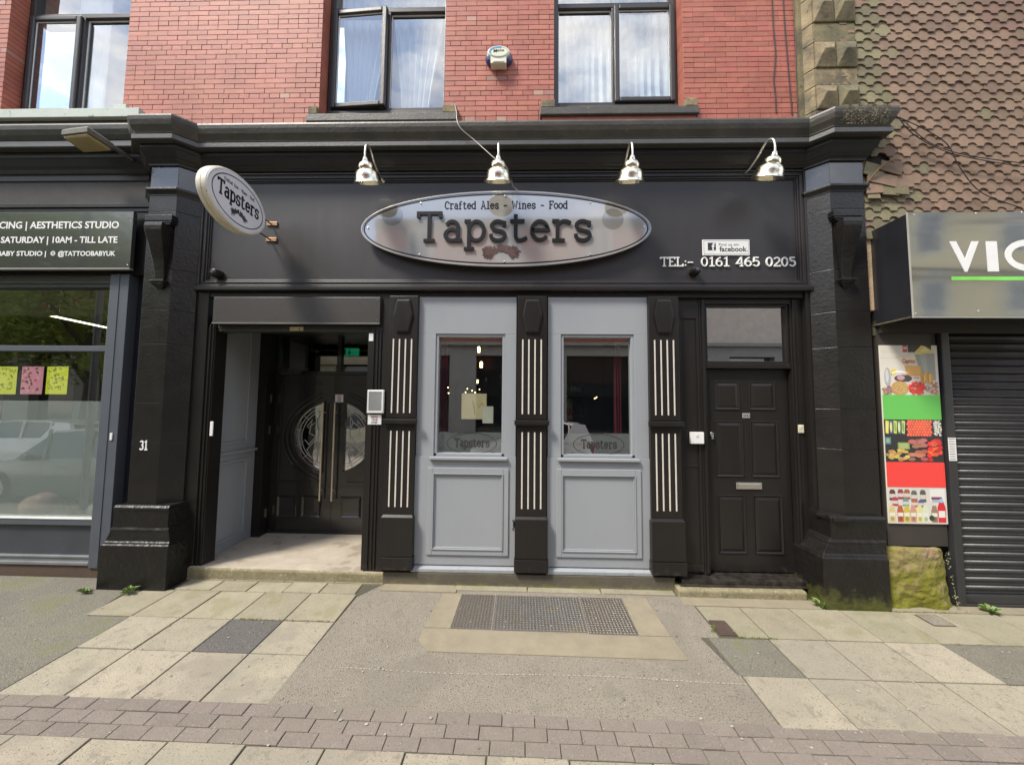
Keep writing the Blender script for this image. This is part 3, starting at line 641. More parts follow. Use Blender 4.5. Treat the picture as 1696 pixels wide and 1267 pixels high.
# fascia
fs = sub('fascia', pub)
FX0, FX1 = -3.58, 3.06
q = MB(); q.box(FX0, FX1, .185, .28, 1.30, 2.60); q.build('fascia_board', FAS, fs)
q = MB()
for i, (d, y) in enumerate(((0, .135), (.022, .150), (.042, .145), (.06, .160), (.08, .172))):
    e = (.02, .018, .017, .018, .012)[i]
    x0, x1, z0, z1 = -3.555+d, 3.035-d, 1.275+d, 2.56-d
    q.box(x0, x1, y, .186, z1-e, z1); q.box(x0, x1, y, .186, z0, z0+e); q.box(x0, x0+e, y, .186, z0+e, z1-e); q.box(x1-e, x1, y, .186, z0+e, z1-e)
q.build('fascia_moulding', FAS, fs, bevel=.004)
q = MB(); q.sweep([(-3.56, .14), (3.05, .14)], [(-.15, 1.274), (.018, 1.274), (.03, 1.268), (.03, 1.232), (.02, 1.226), (-.15, 1.226)]); q.build('fascia_drip', BLK, fs, bevel=.003)
q = MB(); q.box(-3.56, 3.05, .17, .40, 1.17, 1.225); q.build('lintel', BLK, fs)

# big pilasters
def pilaster(pts, left):
    r = sub('pilaster', pub); xl, xr = pts[1][0], pts[2][0]
    back = [(pts[3][0], .42), (pts[0][0], .42)]
    full = [pts[0], pts[1], pts[2], pts[3]]+back if left else [(pts[0][0], .42), pts[0], pts[1], pts[2], (pts[2][0], .42)]
    if left: full = [(pts[0][0], .42), pts[0], pts[1], pts[2], pts[3], (pts[3][0], .42)]
    lp = full[::1]
    def blk(z0, z1, m, off=0, nm='stone_block', bev=.004):
        q = MB(); n = len(full)
        q.sweep(full, [(-.05, z0), (off, z0), (off, z1), (-.05, z1)])
        c = [(x, y) for x, y in full]; q2 = MB(); q2.plan(c, z0, z1)
        return join(q2, q if off else MB()).build(nm, m, r, bevel=bev)
    zs = [-1.02, -.62, -.40, -.02, .62, .92, 1.42, 2.05]
    HEAD = mat('glossy_pilaster_head_paint_l' if left else 'glossy_pilaster_head_paint', (.030, .030, .034), .22, coat=.6, col2=(.04, .04, .044), nscale=4, bump=.5, bscale=30)
    blk(2.30, 2.55, HEAD); 
    q = MB(); q.sweep(full, [(-.02, 2.575), (.022, 2.575), (.022, 2.552), (.010, 2.545), (-.02, 2.545)]); q.build('collar', CRU, r)
    q = MB(); q.sweep(full, [(-.02, 2.305), (.03, 2.300), (.034, 2.292), (.034, 2.276), (.02, 2.262), (.006, 2.235), (.006, 2.226), (-.02, 2.226)]); q.build('band', STN, r, bevel=.002)
    tops = [2.05, 1.42, .98, .62, .0, -.40]
    zz = [2.262]+tops+[-1.05]
    for i in range(len(zz)-1): blk(zz[i+1]+.0014, zz[i]-.0014 if i else zz[i], STN, bev=.002)
    # console bracket
    b = sub('bracket', r); WMb = b
    cx = (xl+xr)/2
    core = MB(); core.box(xl+.02, xr-.02, .03, .41, -1.0, 2.5); core.build('core', STN, r)
    return r, cx
def console(par, cx, ztop):
    q = MB(); q.box(cx-.145, cx+.145, -.075, -.001, ztop-.062, ztop, ); q.box(cx-.135, cx+.135, -.068, -.001, ztop-.082, ztop-.0625); q.box(cx-.115, cx+.115, -.06, -.001, ztop-.10, ztop-.0825); 
    prof = [(ztop-.105, .092, .125), (ztop-.14, .094, .130), (ztop-.18, .092, .126), (ztop-.26, .082, .105), (ztop-.36, .070, .078), (ztop-.47, .059, .052), (ztop-.58, .051, .034), (ztop-.66, .048, .026), (ztop-.685, .047, .025)]
    rings = [[(cx-w_, -.001, z), (cx-w_, -d, z), (cx+w_, -d, z), (cx+w_, -.001, z)] for z, w_, d in prof]
    q.loft(rings)
    q.box(cx-.075, cx+.075, -.055, -.001, ztop-.712, ztop-.688); q.box(cx-.065, cx+.065, -.045, -.001, ztop-.732, ztop-.714)
    q.loft([[(cx-.06, -.001, ztop-.733), (cx-.06, -.04, ztop-.733), (cx+.06, -.04, ztop-.733), (cx+.06, -.001, ztop-.733)], [(cx-.02, -.001, ztop-.78), (cx-.02, -.008, ztop-.78), (cx+.02, -.008, ztop-.78), (cx+.02, -.001, ztop-.78)]])
    return q.build('bracket', STN, par, bevel=.005)
def plinth(par, x0, x1, xs0, xs1, m, wedge):
    """moulded base: x0,x1 outer at the ground; xs0,xs1 its upper block"""
    yf, yu = -.112, -.055
    def ring(a, b, y, z, zr=None): return [(a, .38, z), (a, y, z), (b, y, z if zr is None else zr), (b, .38, z if zr is None else zr)]
    zb = gz(x0, -.11)-.03
    q = MB()
    def seq(zy): return [ring(*t) for t in zy]
    xm = lambda t: (x0+(xs0-x0)*t, x1+(xs1-x1)*t)
    S = [(zb, 0, yf), (-1.425, .08, yf+.002), (-1.405, .10, yf+.006), (-1.395, .16, yf+.02), (-1.382, .20, yf+.022), (-1.372, .30, yf+.034), (-1.285, .72, yf+.050), (-1.272, .74, yf+.046), (-1.262, .80, yf+.050), (-1.245, .86, yf+.058), (-1.235, 1, yu), (-1.085, 1, yu), (-1.075, .98, yu-.006), (-1.052, .98, yu-.006), (-1.03, 1.02, yu+.012)]
    q.loft([ring(xm(t)[0], xm(t)[1], y, z) for z, t, y in S])
    o = q.build('plinth', m, par, bevel=.004)
    return o
pl, c1 = pilaster(PL, True); bpy.data.objects.remove([o for o in bpy.data.objects if o.name.startswith('bracket') and o.type == 'EMPTY'][0])
console(pl, -3.82, 1.975)
plinth(pl, -4.145, -3.45, -4.085, -3.52, PLL, 1)
pr, c2 = pilaster(PR, False); bpy.data.objects.remove([o for o in bpy.data.objects if o.name.startswith('bracket') and o.type == 'EMPTY'][0])
console(pr, 3.275, 1.995)
plinth(pr, 2.84, 3.455, 2.98, 3.50, PLN, 1)
q = MB(); q.plan([(2.955, .10), (3.0, -.085), (3.13, -.085), (3.10, -.06), (3.02, .12)], -1.075, -1.035); q.build('weathering_stone', STN, pr, bevel=.01)

# fluted pilasters
def fluted(xc, lab=None):
    r = sub('fluted_pilaster', pub); x0, x1 = xc-.155, xc+.155; zb = PZ(880, 948, .09)
    ZD = PZ(880, 700, .12); zt = 1.168
    q = MB(); q.box(x0, x1, .12, .30, -1.36, ZD-.03); q.box(x0, x1, .12, .30, ZD+.03, zt); q.box(x0+.004, x1-.004, .125, .30, ZD-.03, ZD+.03); q.build('shaft', BLK, r, bevel=.004)
    q = MB(); q.box(x0-.025, x1+.025, .085, .119, ZD-.025, ZD+.025); q.box(x0-.015, x1+.015, .098, .119, ZD-.036, ZD-.0255); q.build('dado_ledge', BLK, r, bevel=.006)
    q = MB(); zc = PZ(880, 857, .1)
    q.box(x0-.012, x1+.012, .085, .30, zb+.13, zc-.02); q.loft([[(x0-.012, .119, zc-.0195), (x0-.012, .085, zc-.0195), (x1+.012, .085, zc-.0195), (x1+.012, .119, zc-.0195)], [(x0+.002, .119, zc+.005), (x0+.002, .112, zc+.005), (x1-.002, .112, zc+.005), (x1-.002, .119, zc+.005)]])
    q.box(x0-.018, x1+.018, .075, .30, zb, zb+.125); q.build('base_block', BLK, r, bevel=.004)
    for (va, vb) in ((562.5, 686), (716, 843)):
        za, zb2 = PZ(880, va, .12), PZ(880, vb, .12)
        for k in range(4):
            xx = xc-.098+.0648*k; q = MB(); q.box(xx-.0075, xx+.0075, .1165, .1205, zb2, za); q.build('inlay_strip', INL, r, bevel=.0015, seg=1)
    z0, z1 = PZ(880, 551.5, .12), PZ(880, 497, .12); zm = z0+(z1-z0)*.52
    outer = [(xc-.065, z0), (xc+.065, z0), (xc+.105, zm), (xc+.07, z1), (xc-.07, z1), (xc-.105, zm)]
    inn = [(xc+(x-xc)*.82, zm+(z-zm)*.90) for x, z in outer]
    q = MB(); q.loft([[(x, .1205, z) for x, z in outer], [(x, .104, z) for x, z in outer], [(x, .100, z) for x, z in inn]]); q.build('lozenge', BLK, r)
    return r
fluted(-1.262); fluted(.115); fluted(1.495)

# grey window bays
def bay(x0, x1, ox0, ox1, label):
    """x0..x1 the bay, ox0..ox1 the window opening"""
    r = sub('window_bay', pub); Yp = .17; zt = 1.172; zb = -1.70
    zo1, zo0 = PZ(880, 553.5, Yp), PZ(880, 757, Yp)
    q = MB(); q.box(x0, x1, Yp, .22, zo1, zt); q.box(x0, ox0, Yp, .22, zo0, zo1-.0005); q.box(ox1, x1, Yp, .22, zo0, zo1-.0005); q.build('upper_board', GRY, r, bevel=.002)
    q = MB(); e = .006
    q.box(ox0, ox0+.03, Yp+.012, .27, zo0, zo1-.031); q.box(ox1-.03, ox1, Yp+.012, .27, zo0, zo1-.031); q.box(ox0, ox1, Yp+.012, .27, zo1-.03, zo1-.001); q.box(ox0, ox1, Yp+.012, .27, zo0+.001, zo0+.03)
    q.build('window_frame', GRY, r, bevel=.003)
    q = MB(); q.box(ox0+.03, ox1-.03, .235, .239, zo0+.03, zo1-.03); pane = q.build('pane', GLS, r)
    q = MB(); q.box(ox0-.035, ox1+.035, .125, .20, zo0-.034, zo0-.006); q.build('sill', GRY, r, bevel=.004)
    zj = zo0-.0015
    q = MB(); q.box(x0-.006, x1+.004, .160, .22, zb+.06, zj); q.build('lower_board', GRY, r, bevel=.002)
    a0, a1 = ox0-.05, ox1+.05; b1, b0 = PZ(880, 776, .16), PZ(880, 921, .16)
    q = MB(); wd = .055
    q.box(a0, a0+wd, .146, .1595, b0, b1); q.box(a1-wd, a1, .146, .1595, b0, b1); q.box(a0+wd+.001, a1-wd-.001, .146, .1595, b1-wd, b1); q.box(a0+wd+.001, a1-wd-.001, .146, .1595, b0, b0+wd); q.build('panel_frame', GRY, r, bevel=.004)
    q = MB(); i0, i1, j0, j1 = a0+wd, a1-wd, b0+wd, b1-wd; e = .016
    for k, (d, y) in enumerate(((0, .138), (.013, .150))):
        q.box(i0+d, i0+d+.012, y, .1594, j0+d, j1-d); q.box(i1-d-.012, i1-d, y, .1594, j0+d, j1-d); q.box(i0+d+.0125, i1-d-.0125, y, .1594, j1-d-.012, j1-d); q.box(i0+d+.0125, i1-d-.0125, y, .1594, j0+d, j0+d+.012)
    q.build('panel_bead', GRY, r, bevel=.002, seg=1)
    q = MB(); q.loft([[(x0-.012, .20, zb+.058), (x0-.012, .118, zb+.034), (x0-.012, .118, zb), (x0-.012, .20, zb)], [(x1+.008, .20, zb+.058), (x1+.008, .118, zb+.034), (x1+.008, .118, zb), (x1+.008, .20, zb)]]); q.build('bottom_sill', GRY, r, bevel=.004)
    # etched band on the glass
    q = MB(); q.box(ox0+.031, ox1-.031, .2395, .2402, zo0+.031, zo0+.031+(zo1-zo0)*.165); q.build('etched_band', FR2, r)
    xm = (ox0+ox1)/2+(.0 if 0 else 0); zc = zo0+.13
    q = MB(); q.ring(xm+.02, zc, .27, .115, .006, .2343, .2348, 48); put_type(q, 'Tapsters', xm-.16, zc-.035, xm+.215, .085, .2346, .2348, .15); q.build('etched_lettering', mat('etched_dark_lettering', (.03, .03, .03), .5) if 'etched_dark_lettering' not in MATS else MATS['etched_dark_lettering'], r)
    return r
bay(-1.105, -.052, PX(720, 650, .17), PX(836, 650, .17), '')
bay(.285, 1.340, PX(929, 650, .17), PX(1051, 650, .17), '')
q = MB(); q.box(-1.40, 1.56, .115, .40, -1.90, -1.705); q.build('base_course', BAS, pub, bevel=.006)

# side door
dr = sub('side_door', pub); DY = .27
zt = 1.168
q = MB(); xd0, xd1 = 1.968, 2.858; zlo = PZ(1240, 947, DY); zhi = PZ(1240, 612, DY)
q.box(1.655, 1.90, .21, .40, -1.70, zt); q.build('side_board', BLK, dr, bevel=.002)
q = MB(); q.box(1.672, 1.895, .200, .2095, .95, 1.12); q.box(1.672, 1.70, .198, .2095, -1.60, .949); q.box(1.865, 1.895, .198, .2095, -1.60, .949); q.box(1.672, 1.895, .199, .2095, -1.68, -1.601); q.box(1.701, 1.864, .203, .2095, -.62, -.60); q.build('side_board_rail', BLK, dr, bevel=.003)
q = MB(); q.box(1.90, xd0-.003, .205, .36, zlo-.01, zt); q.box(xd1+.003, 2.985, .205, .36, zlo-.01, zt); q.box(xd0-.0025, xd1+.0025, .206, .36, 1.112, zt); q.box(xd0-.0025, xd1+.0025, .215, .36, zhi+.006, PZ(1240, 603, DY)); q.build('door_frame', BLK, dr, bevel=.004)
q = MB(); q.box(xd1+.02, xd1+.045, .19, .2045, zlo, zt-.01); q.box(xd0-.045, xd0-.02, .19, .2045, zlo, zt-.01); q.build('architrave', BLK, dr, bevel=.005)
q = MB(); q.box(2.986, 3.05, .15, .40, -1.80, 1.225); q.build('reveal_board', BLK, dr)
tr = sub('transom_window', pub)
tz0, tz1 = PZ(1240, 603, DY), 1.112
q = MB(); q.box(xd0, xd0+.028, .225, .30, tz0, tz1); q.box(xd1-.028, xd1, .225, .30, tz0, tz1); q.box(xd0+.0285, xd1-.0285, .225, .30, tz1-.024, tz1); q.box(xd0+.0285, xd1-.0285, .225, .30, tz0, tz0+.024); q.build('frame', BLK, tr, bevel=.003)
q = MB(); q.box(xd0+.028, xd1-.028, .262, .266, tz0+.024, tz1-.024); q.build('pane', glass('transom_glass_reflective', .55, tint=(.7, .68, .64)), tr)
q = MB(); q.box(xd0, xd1, .30, .36, tz0-.2, tz1+.05); 
q = MB(); q.box(xd0+.004, xd1-.004, DY, DY+.045, zlo, zhi); leaf = q.build('door_leaf', BLK, dr, bevel=.003)
for (ua, ub, va, vb) in ((1183, 1225, 631.5, 679), (1240, 1284, 631.5, 679), (1185, 1231.5, 697, 790), (1243, 1290, 697, 790), (1189.5, 1236, 819.5, 917), (1248, 1297, 819.5, 917)):
    z1_, z0_ = PZ(1240, va, DY), PZ(1240, vb, DY)
    vm = (va+vb)/2; a, b = PX(ua, vm, DY), PX(ub, vm, DY)
    q = MB(); e = .022
    q.loft([[(a, DY-.001, z0_), (b, DY-.001, z0_), (b, DY-.001, z1_), (a, DY-.001, z1_)], [(a+.006, DY-.010, z0_+.006), (b-.006, DY-.010, z0_+.006), (b-.006, DY-.010, z1_-.006), (a+.006, DY-.010, z1_-.006)],
            [(a+.018, DY-.004, z0_+.018), (b-.018, DY-.004, z0_+.018), (b-.018, DY-.004, z1_-.018), (a+.018, DY-.004, z1_-.018)], [(a+.022, DY-.0005, z0_+.022), (b-.022, DY-.0005, z0_+.022), (b-.022, DY-.0005, z1_-.022), (a+.022, DY-.0005, z1_-.022)],
            [(a+.05, DY-.010, z0_+.05), (b-.05, DY-.010, z0_+.05), (b-.05, DY-.010, z1_-.05), (a+.05, DY-.010, z1_-.05)]])
    q.build('door_panel', BLK, dr)
q = MB(); a, b = P(1218.5, 809.5, DY), P(1261, 799, DY); q.box(a[0], b[0], DY-.012, DY-.001, a[1], b[1]); q.box(a[0]+.02, b[0]-.02, DY-.018, DY-.0122, a[1]+.015, b[1]-.015); q.build('letterbox', CHR, dr, bevel=.003)
q = MB(); a = P(1178, 722, DY); q.lathe([(.0, -.020), (.018, -.020), (.026, -.008), (.028, 0)], (a[0], DY-.001, a[1]+.02), 16, 'Y'); q.box(a[0]-.012, a[0]+.012, DY-.03, DY-.002, a[1]-.03, a[1]+.005); q.build('lock', CHR, dr, bevel=.003)
q = MB(); a, b = P(1229.5, 692, DY), P(1241.5, 684.5, DY); q.box(a[0], b[0], DY-.006, DY-.001, a[1], b[1]); q.build('number_plate', mat('number_plate_grey', (.5, .49, .46), .4), dr, bevel=.001)
q = MB()
for i, xx in enumerate((.18, .5, .8)): q.ring(a[0]+(b[0]-a[0])*xx, (a[1]+b[1])/2, .012, .017, .005, DY-.0075, DY-.0062, 14)
q.build('number', INK, dr)
q = MB(); q.box(1.62, 3.00, .10, .36, -1.755, zlo-.012); q.build('threshold', BLK, dr, bevel=.004)
q = MB(); q.box(1.60, 3.02, .075, .20, -1.773, -1.756); q.build('threshold_lip', BLK, dr, bevel=.003)
q = MB(); a = P(1124, 988, .02); b = P(1344, 998, .02)
q.loft([[(1.555, .36, -1.95), (1.555, .02, -1.95), (1.555, .02, -1.79), (1.555, .035, -1.774), (1.555, .36, -1.774)], [(2.79, .36, -1.95), (2.79, .02, -1.95), (2.79, .02, -1.79), (2.79, .035, -1.774), (2.79, .36, -1.774)]])
q.build('door_step', STF, pub, bevel=.012)

# ------------------------------------------------------------- recessed entrance
en = sub('entrance', pub)
EX0, EX1 = -3.345, -1.625                              # clear opening
zt = 1.168; ysz = -1.70
q = MB(); q.box(-3.60, EX0-.085, .16, .34, -1.80, 1.225); q.box(EX0-.0845, EX0, .175, .34, -1.78, PZ(500, 540, .16)); q.box(-3.60, -3.455, .3405, 1.20, -1.8, 1.0) ; q.build('left_jamb', BLK, en, bevel=.004)
q = MB(); q.box(EX0-.06, EX0-.045, .163, .1745, -1.78, .86); q.box(EX0-.025, EX0-.012, .166, .1745, -1.78, .86); q.build('jamb_bead', BLK, en, bevel=.003)
q = MB(); q.box(EX1, -1.49, .155, .36, -1.74, .80); q.box(-1.4895, -1.418, .15, .36, -1.72, 1.168); q.box(EX1-.03, EX1-.001, .17, .20, -1.74, .80); q.box(-1.62, -1.4895, .158, .36, .8005, 1.168)
q.build('right_jamb', BLK, en, bevel=.004)
q = MB(); q.box(-1.59, -1.575, .143, .1545, -1.7, .80); q.box(-1.548, -1.534, .145, .1545, -1.7, .80); q.box(-1.515, -1.50, .143, .1545, -1.7, .80);  q.build('jamb_bead', BLK, en, bevel=.003)
bx0, bx1 = PX(352, 515, .11), PX(629, 515, .11); bz1, bz0 = PZ(500, 492, .11), PZ(500, 536, .11)
q = MB(); q.box(bx0, bx1, .115, .45, bz0, bz1); q.build('shutter_box', mat('shutter_box_brown', (.036, .031, .028), .42, col2=(.045, .04, .036), bump=.2, bscale=50), en, bevel=.004)
q = MB(); q.box(bx0, bx1, .108, .114, bz0-.004, bz0+.012); 
for xx in (bx0+.03, bx1-.03):
    for zz in (bz0+.04, bz1-.03): q.lathe([(0, .110), (.006, .110), (.007, .1148)], (xx, 0, zz), 8, 'Y')
q.build('shutter_box_trim', mat('greyish_trim', (.16, .15, .14), .5), en)
q = MB(); q.box(EX0, EX1, .20, .30, PZ(500, 549.5, .2), bz0-.005); q.build('shutter_bottom_bar', mat('bar_brown', (.04, .036, .032), .4), en, bevel=.003)
# left return wall, grey panelling
Xw = -3.452; y0, y1 = .342, 1.02
q = MB(); q.box(Xw-.04, Xw, y0, y1, -1.80, 1.0); q.build('side_panel', GRY, en)
def frameX(q, ya, yb, za, zb, x, wd=.014, pr=.012):
    q.box(x, x+pr, ya, ya+wd, za, zb); q.box(x, x+pr, yb-wd, yb, za, zb); q.box(x, x+pr, ya+wd+.0005, yb-wd-.0005, zb-wd, zb); q.box(x, x+pr, ya+wd+.0005, yb-wd-.0005, za, za+wd)
q = MB(); zr = PZ(390, 746, .8)
frameX(q, .40, .86, zr+.10, .98, Xw+.0005, .026, .018); frameX(q, .40, .88, -1.60, zr-.10, Xw+.0005, .028, .02); q.build('panel_bead', GRY, en, bevel=.003)
q = MB(); q.box(Xw+.0005, Xw+.034, y0, y1, zr-.018, zr+.012); q.build('dado_rail', GRY, en, bevel=.004)
q = MB(); q.box(Xw-.04, Xw+.11, y1+.0005, 1.199, -1.80, 1.0); q.build('inner_post', BLK, en, bevel=.004)
q = MB(); q.box(-1.46, -1.42, .36, 1.20, -1.80, 1.0); q.build('right_return', BLK, en)
q = MB(); q.box(-3.6, -1.42, .301, 1.4, .94, 1.0); q.build('ceiling', BLK, en)
# floor of the porch and the worn front step (rises slightly inwards)
def slopebox(x0, x1, ya, yb, za, zb, zl, m, name, par, bev=.012, tilt=0):
    q = MB(); t = tilt
    q.add([(x0, ya, zl), (x1, ya, zl), (x1, yb, zl), (x0, yb, zl), (x0, ya, za+t), (x1, ya, za), (x1, yb, zb), (x0, yb, zb)], [(0, 3, 2, 1), (4, 5, 6, 7), (0, 1, 5, 4), (2, 3, 7, 6), (1, 2, 6, 5), (3, 0, 4, 7)])
    return q.build(name, m, par, bevel=bev)
q = MB(); slopebox(-3.47, -1.385, .125, .33, -1.725, -1.718, -1.95, STF, 'front_step', en, tilt=.022, bev=.018)
slopebox(-3.455, -1.42, .331, 1.20, -1.7165, -1.70, -1.95, STP, 'porch_floor', en, .002)
q = MB(); sheet_pts = None
q.add([(-3.45, .145, -1.700), (-1.40, .145, -1.7215), (-1.40, .331, -1.7145), (-3.45, .331, -1.7135), (-3.45, .145, -1.715), (-1.40, .145, -1.73), (-1.40, .331, -1.73), (-3.45, .331, -1.73)], [(0, 1, 2, 3), (7, 6, 5, 4), (0, 4, 5, 1), (1, 5, 6, 2), (2, 6, 7, 3), (3, 7, 4, 0)])
q.build('step_tread', STP, en, bevel=.005)
# inner doors
IY = 1.20
def pxi(u, v=720): return PX(u, v, IY)
def pzi(v, u=540): return PZ(u, v, IY)
dd = sub('double_door', pub)
zf, zd = -1.69, pzi(621); xl, xm_, xr = pxi(457), pxi(553.7), pxi(553.7)+.80
q = MB(); q.box(-3.36, xl-.003, IY, IY+.08, zf, .94); q.box(xr+.003, -1.42, IY, IY+.08, zf, .94); q.box(xl-.0025, xr+.0025, IY, IY+.08, zd+.004, zd+.05); q.box(pxi(557)-.03, pxi(557)+.03, IY, IY+.08, zd+.0505, .94); q.build('door_frame', DRG, dd, bevel=.004)
q = MB(); q.box(xl, xr, IY+.04, IY+.044, zd+.05, .94); q.build('transom_pane', GLD, dd)
q = MB(); q.box(-3.36, -1.42, IY-.03, IY+.06, zf-.02, zf+.02); q.build('threshold', mat('dark_metal_threshold', (.05, .045, .04), .4, metal=.5), dd, bevel=.004)
cxo, czo, ro = xm_+.0, pzi(723), .49
LEAD = mat('lead_came', (.55, .54, .50), .35, metal=.8)
def leaf_(sgn):
    a, b = (xl, xm_-.002) if sgn < 0 else (xm_+.002, xr)
    rg = .53; off = .17                            # glass radius, and the meeting stile's half width
    q = MB()
    # leaf face as a polygon fan round the half-round hole
    gx = cxo+sgn*.15
    import math as m_
    n = 22; a_lim = m_.acos(.15/rg)
    arcp = [(cxo+sgn*rg*m_.cos(-a_lim+2*a_lim*k/n), czo+rg*.89*m_.sin(-a_lim+2*a_lim*k/n)) for k in range(n+1)]
    hinge = a if sgn < 0 else b; meet = b if sgn < 0 else a
    yF = IY-.012; yB = IY+.03
    pts_o = [(hinge, arcp[k][1]) for k in range(n+1)]
    for k in range(n):
        q.prism([arcp[k], pts_o[k], pts_o[k+1], arcp[k+1]], yF, yB)
    q.box(min(a, b), max(a, b), yF, yB, zf+.022, arcp[0][1]); q.box(min(a, b), max(a, b), yF, yB, arcp[-1][1], zd)
    q.box(min(meet, gx), max(meet, gx), yF, yB, arcp[0][1], arcp[-1][1])
    o = q.build('door_leaf', DRG, dd)
    # mouldings round the glass
    for k, (rr, wd, yy) in enumerate(((rg+.03, .03, yF-.018), (rg+.10, .026, yF-.030), (rg+.155, .020, yF-.026))):
        al = m_.acos(min(.99, (.13 if k == 0 else .19)/rr)); q = MB()
        a0, a1 = (-al, al) if sgn > 0 else (m_.pi-al, m_.pi+al)
        if k > 0:
            lim = (abs(hinge-cxo)-.05); 
            if rr > lim:
                ac = m_.acos(lim/rr)
                for (s0, s1) in (((ac, al), (-al, -ac)) if sgn > 0 else ((m_.pi-al, m_.pi-ac), (m_.pi+ac, m_.pi+al))):
                    q.ring(cxo, czo, rr, rr*.9, wd, yy, yF-.0005, 20, s0, s1)
            else: q.ring(cxo, czo, rr, rr*.9, wd, yy, yF-.0005, 40, a0, a1)
        else: q.ring(cxo, czo, rr, rr*.89, wd, yy, yF-.0005, 40, a0, a1); q.box(min(gx-sgn*.02, gx), max(gx-sgn*.02, gx), yy, yF-.0005, czo-rg*.86, czo+rg*.86)
        q.build('glass_bead' if k == 0 else 'curved_moulding', DRG, o, bevel=.002, seg=1)
    q = MB(); hi = hinge-sgn*.06; mi = cxo+sgn*.20                        # straight edges of the corner panels
    for (za, zb_) in ((czo+.05, zd-.12), (czo-.60, czo-.05)):
        q.box(min(hi, hi-sgn*.014), max(hi, hi-sgn*.018), yF-.016, yF-.0005, za, zb_)
        ze = zb_ if za > czo else za
        q.box(min(hi, mi), max(hi, mi), yF-.016, yF-.0005, ze-.009, ze+.009)
    q.build('panel_edge', DRG, o, bevel=.002, seg=1)
    for (s0, s1) in ((.13, .40), (.47, .73)):
        x0_, x1_ = sorted((cxo+sgn*s0, cxo+sgn*s1)); z0_, z1_ = pzi(857), pzi(821); q = MB()
        q.loft([[(x0_, yF-.0005, z0_), (x1_, yF-.0005, z0_), (x1_, yF-.0005, z1_), (x0_, yF-.0005, z1_)], [(x0_+.008, yF-.012, z0_+.008), (x1_-.008, yF-.012, z0_+.008), (x1_-.008, yF-.012, z1_-.008), (x0_+.008, yF-.012, z1_-.008)], [(x0_+.03, yF-.001, z0_+.03), (x1_-.03, yF-.001, z0_+.03), (x1_-.03, yF-.001, z1_-.03), (x0_+.03, yF-.001, z1_-.03)]])
        q.build('door_panel', DRG, o)
    # leaded glass
    q = MB(); poly = [(gx, arcp[0][1])]+[p_ for p_ in arcp]+[(gx, arcp[-1][1])]
    if sgn < 0: poly = poly[::-1]
    q.prism(poly, IY+.0, IY+.004); gl = q.build('leaded_pane', glass('leaded_glass_%s' % ('l' if sgn < 0 else 'r'), .60, tint=(.9, .9, .86), wavy=.25), o)
    q = MB()
    for rr in (rg-.045, rg-.085):
        al = m_.acos(min(.99, .155/rr)); a0, a1 = (-al, al) if sgn > 0 else (m_.pi-al, m_.pi+al); q.ring(cxo, czo, rr, rr*.89, .009, IY-.004, IY-.0005, 32, a0, a1)
    for t in (-60, -38, -15, 12, 36, 58):
        t = R(t); c_, s_ = m_.cos(t)*sgn, m_.sin(t); q.ribbon([(cxo+c_*(rg-.09), czo+s_*(rg-.09)*.89), (cxo+c_*rg, czo+s_*rg*.89)], .008, IY-.0045, IY-.0005)
    for pts in ([(.14, .30), (.20, .18), (.16, .05), (.22, -.06), (.15, -.20), (.20, -.32)], [(.31, .12), (.25, .20), (.28, .04), (.20, 0), (.28, -.10), (.33, -.04)], [(.17, .33), (.17, -.33)], [(.20, .18), (.30, .10)], [(.22, -.06), (.30, -.16), (.25, -.25), (.18, -.2)], [(.13, .12), (.22, .1)], [(.13, -.1), (.2, -.13)]):
        q.ribbon([(cxo+sgn*a_, czo+b_) for a_, b_ in [(p_*1.15+.02, q_*1.1) for p_, q_ in pts]], .008, IY-.0048, IY-.0006)
    q.build('lead_came', LEAD, o)
    # bar handle
    hx = cxo+(-.125 if sgn < 0 else .035); z0_, z1_ = pzi(827), pzi(667); q = MB(); q.tube([(hx, yF-.07, z0_), (hx, yF-.07, z1_)], .0115, 12)
    for zz in (z0_+.13, z1_-.13): q.tube([(hx, yF-.07, zz), (hx, yF-.0005, zz)], .009, 8)
    q.build('bar_handle', mat('warm_steel_handle', (.86, .74, .52), .3, metal=.4) if 'warm_steel_handle' not in MATS else MATS['warm_steel_handle'], o, smooth=True)
leaf_(-1); leaf_(1)
for k, v in enumerate((660, 712, 850)):
    q = MB(); q.box(-3.338, -3.33, 1.10, 1.125, PZ(445, v+7, 1.1), PZ(445, v-7, 1.1)); q.build('hinge', CHR, dd)
q = MB(); q.box(xl+.05, xl+.33, IY-.07, IY-.013, zd+.0, zd+.045); q.box(xl+.1, xl+.48, IY-.10, IY-.09, zd+.055, zd+.07); q.build('door_closer', DKF, dd, bevel=.006)

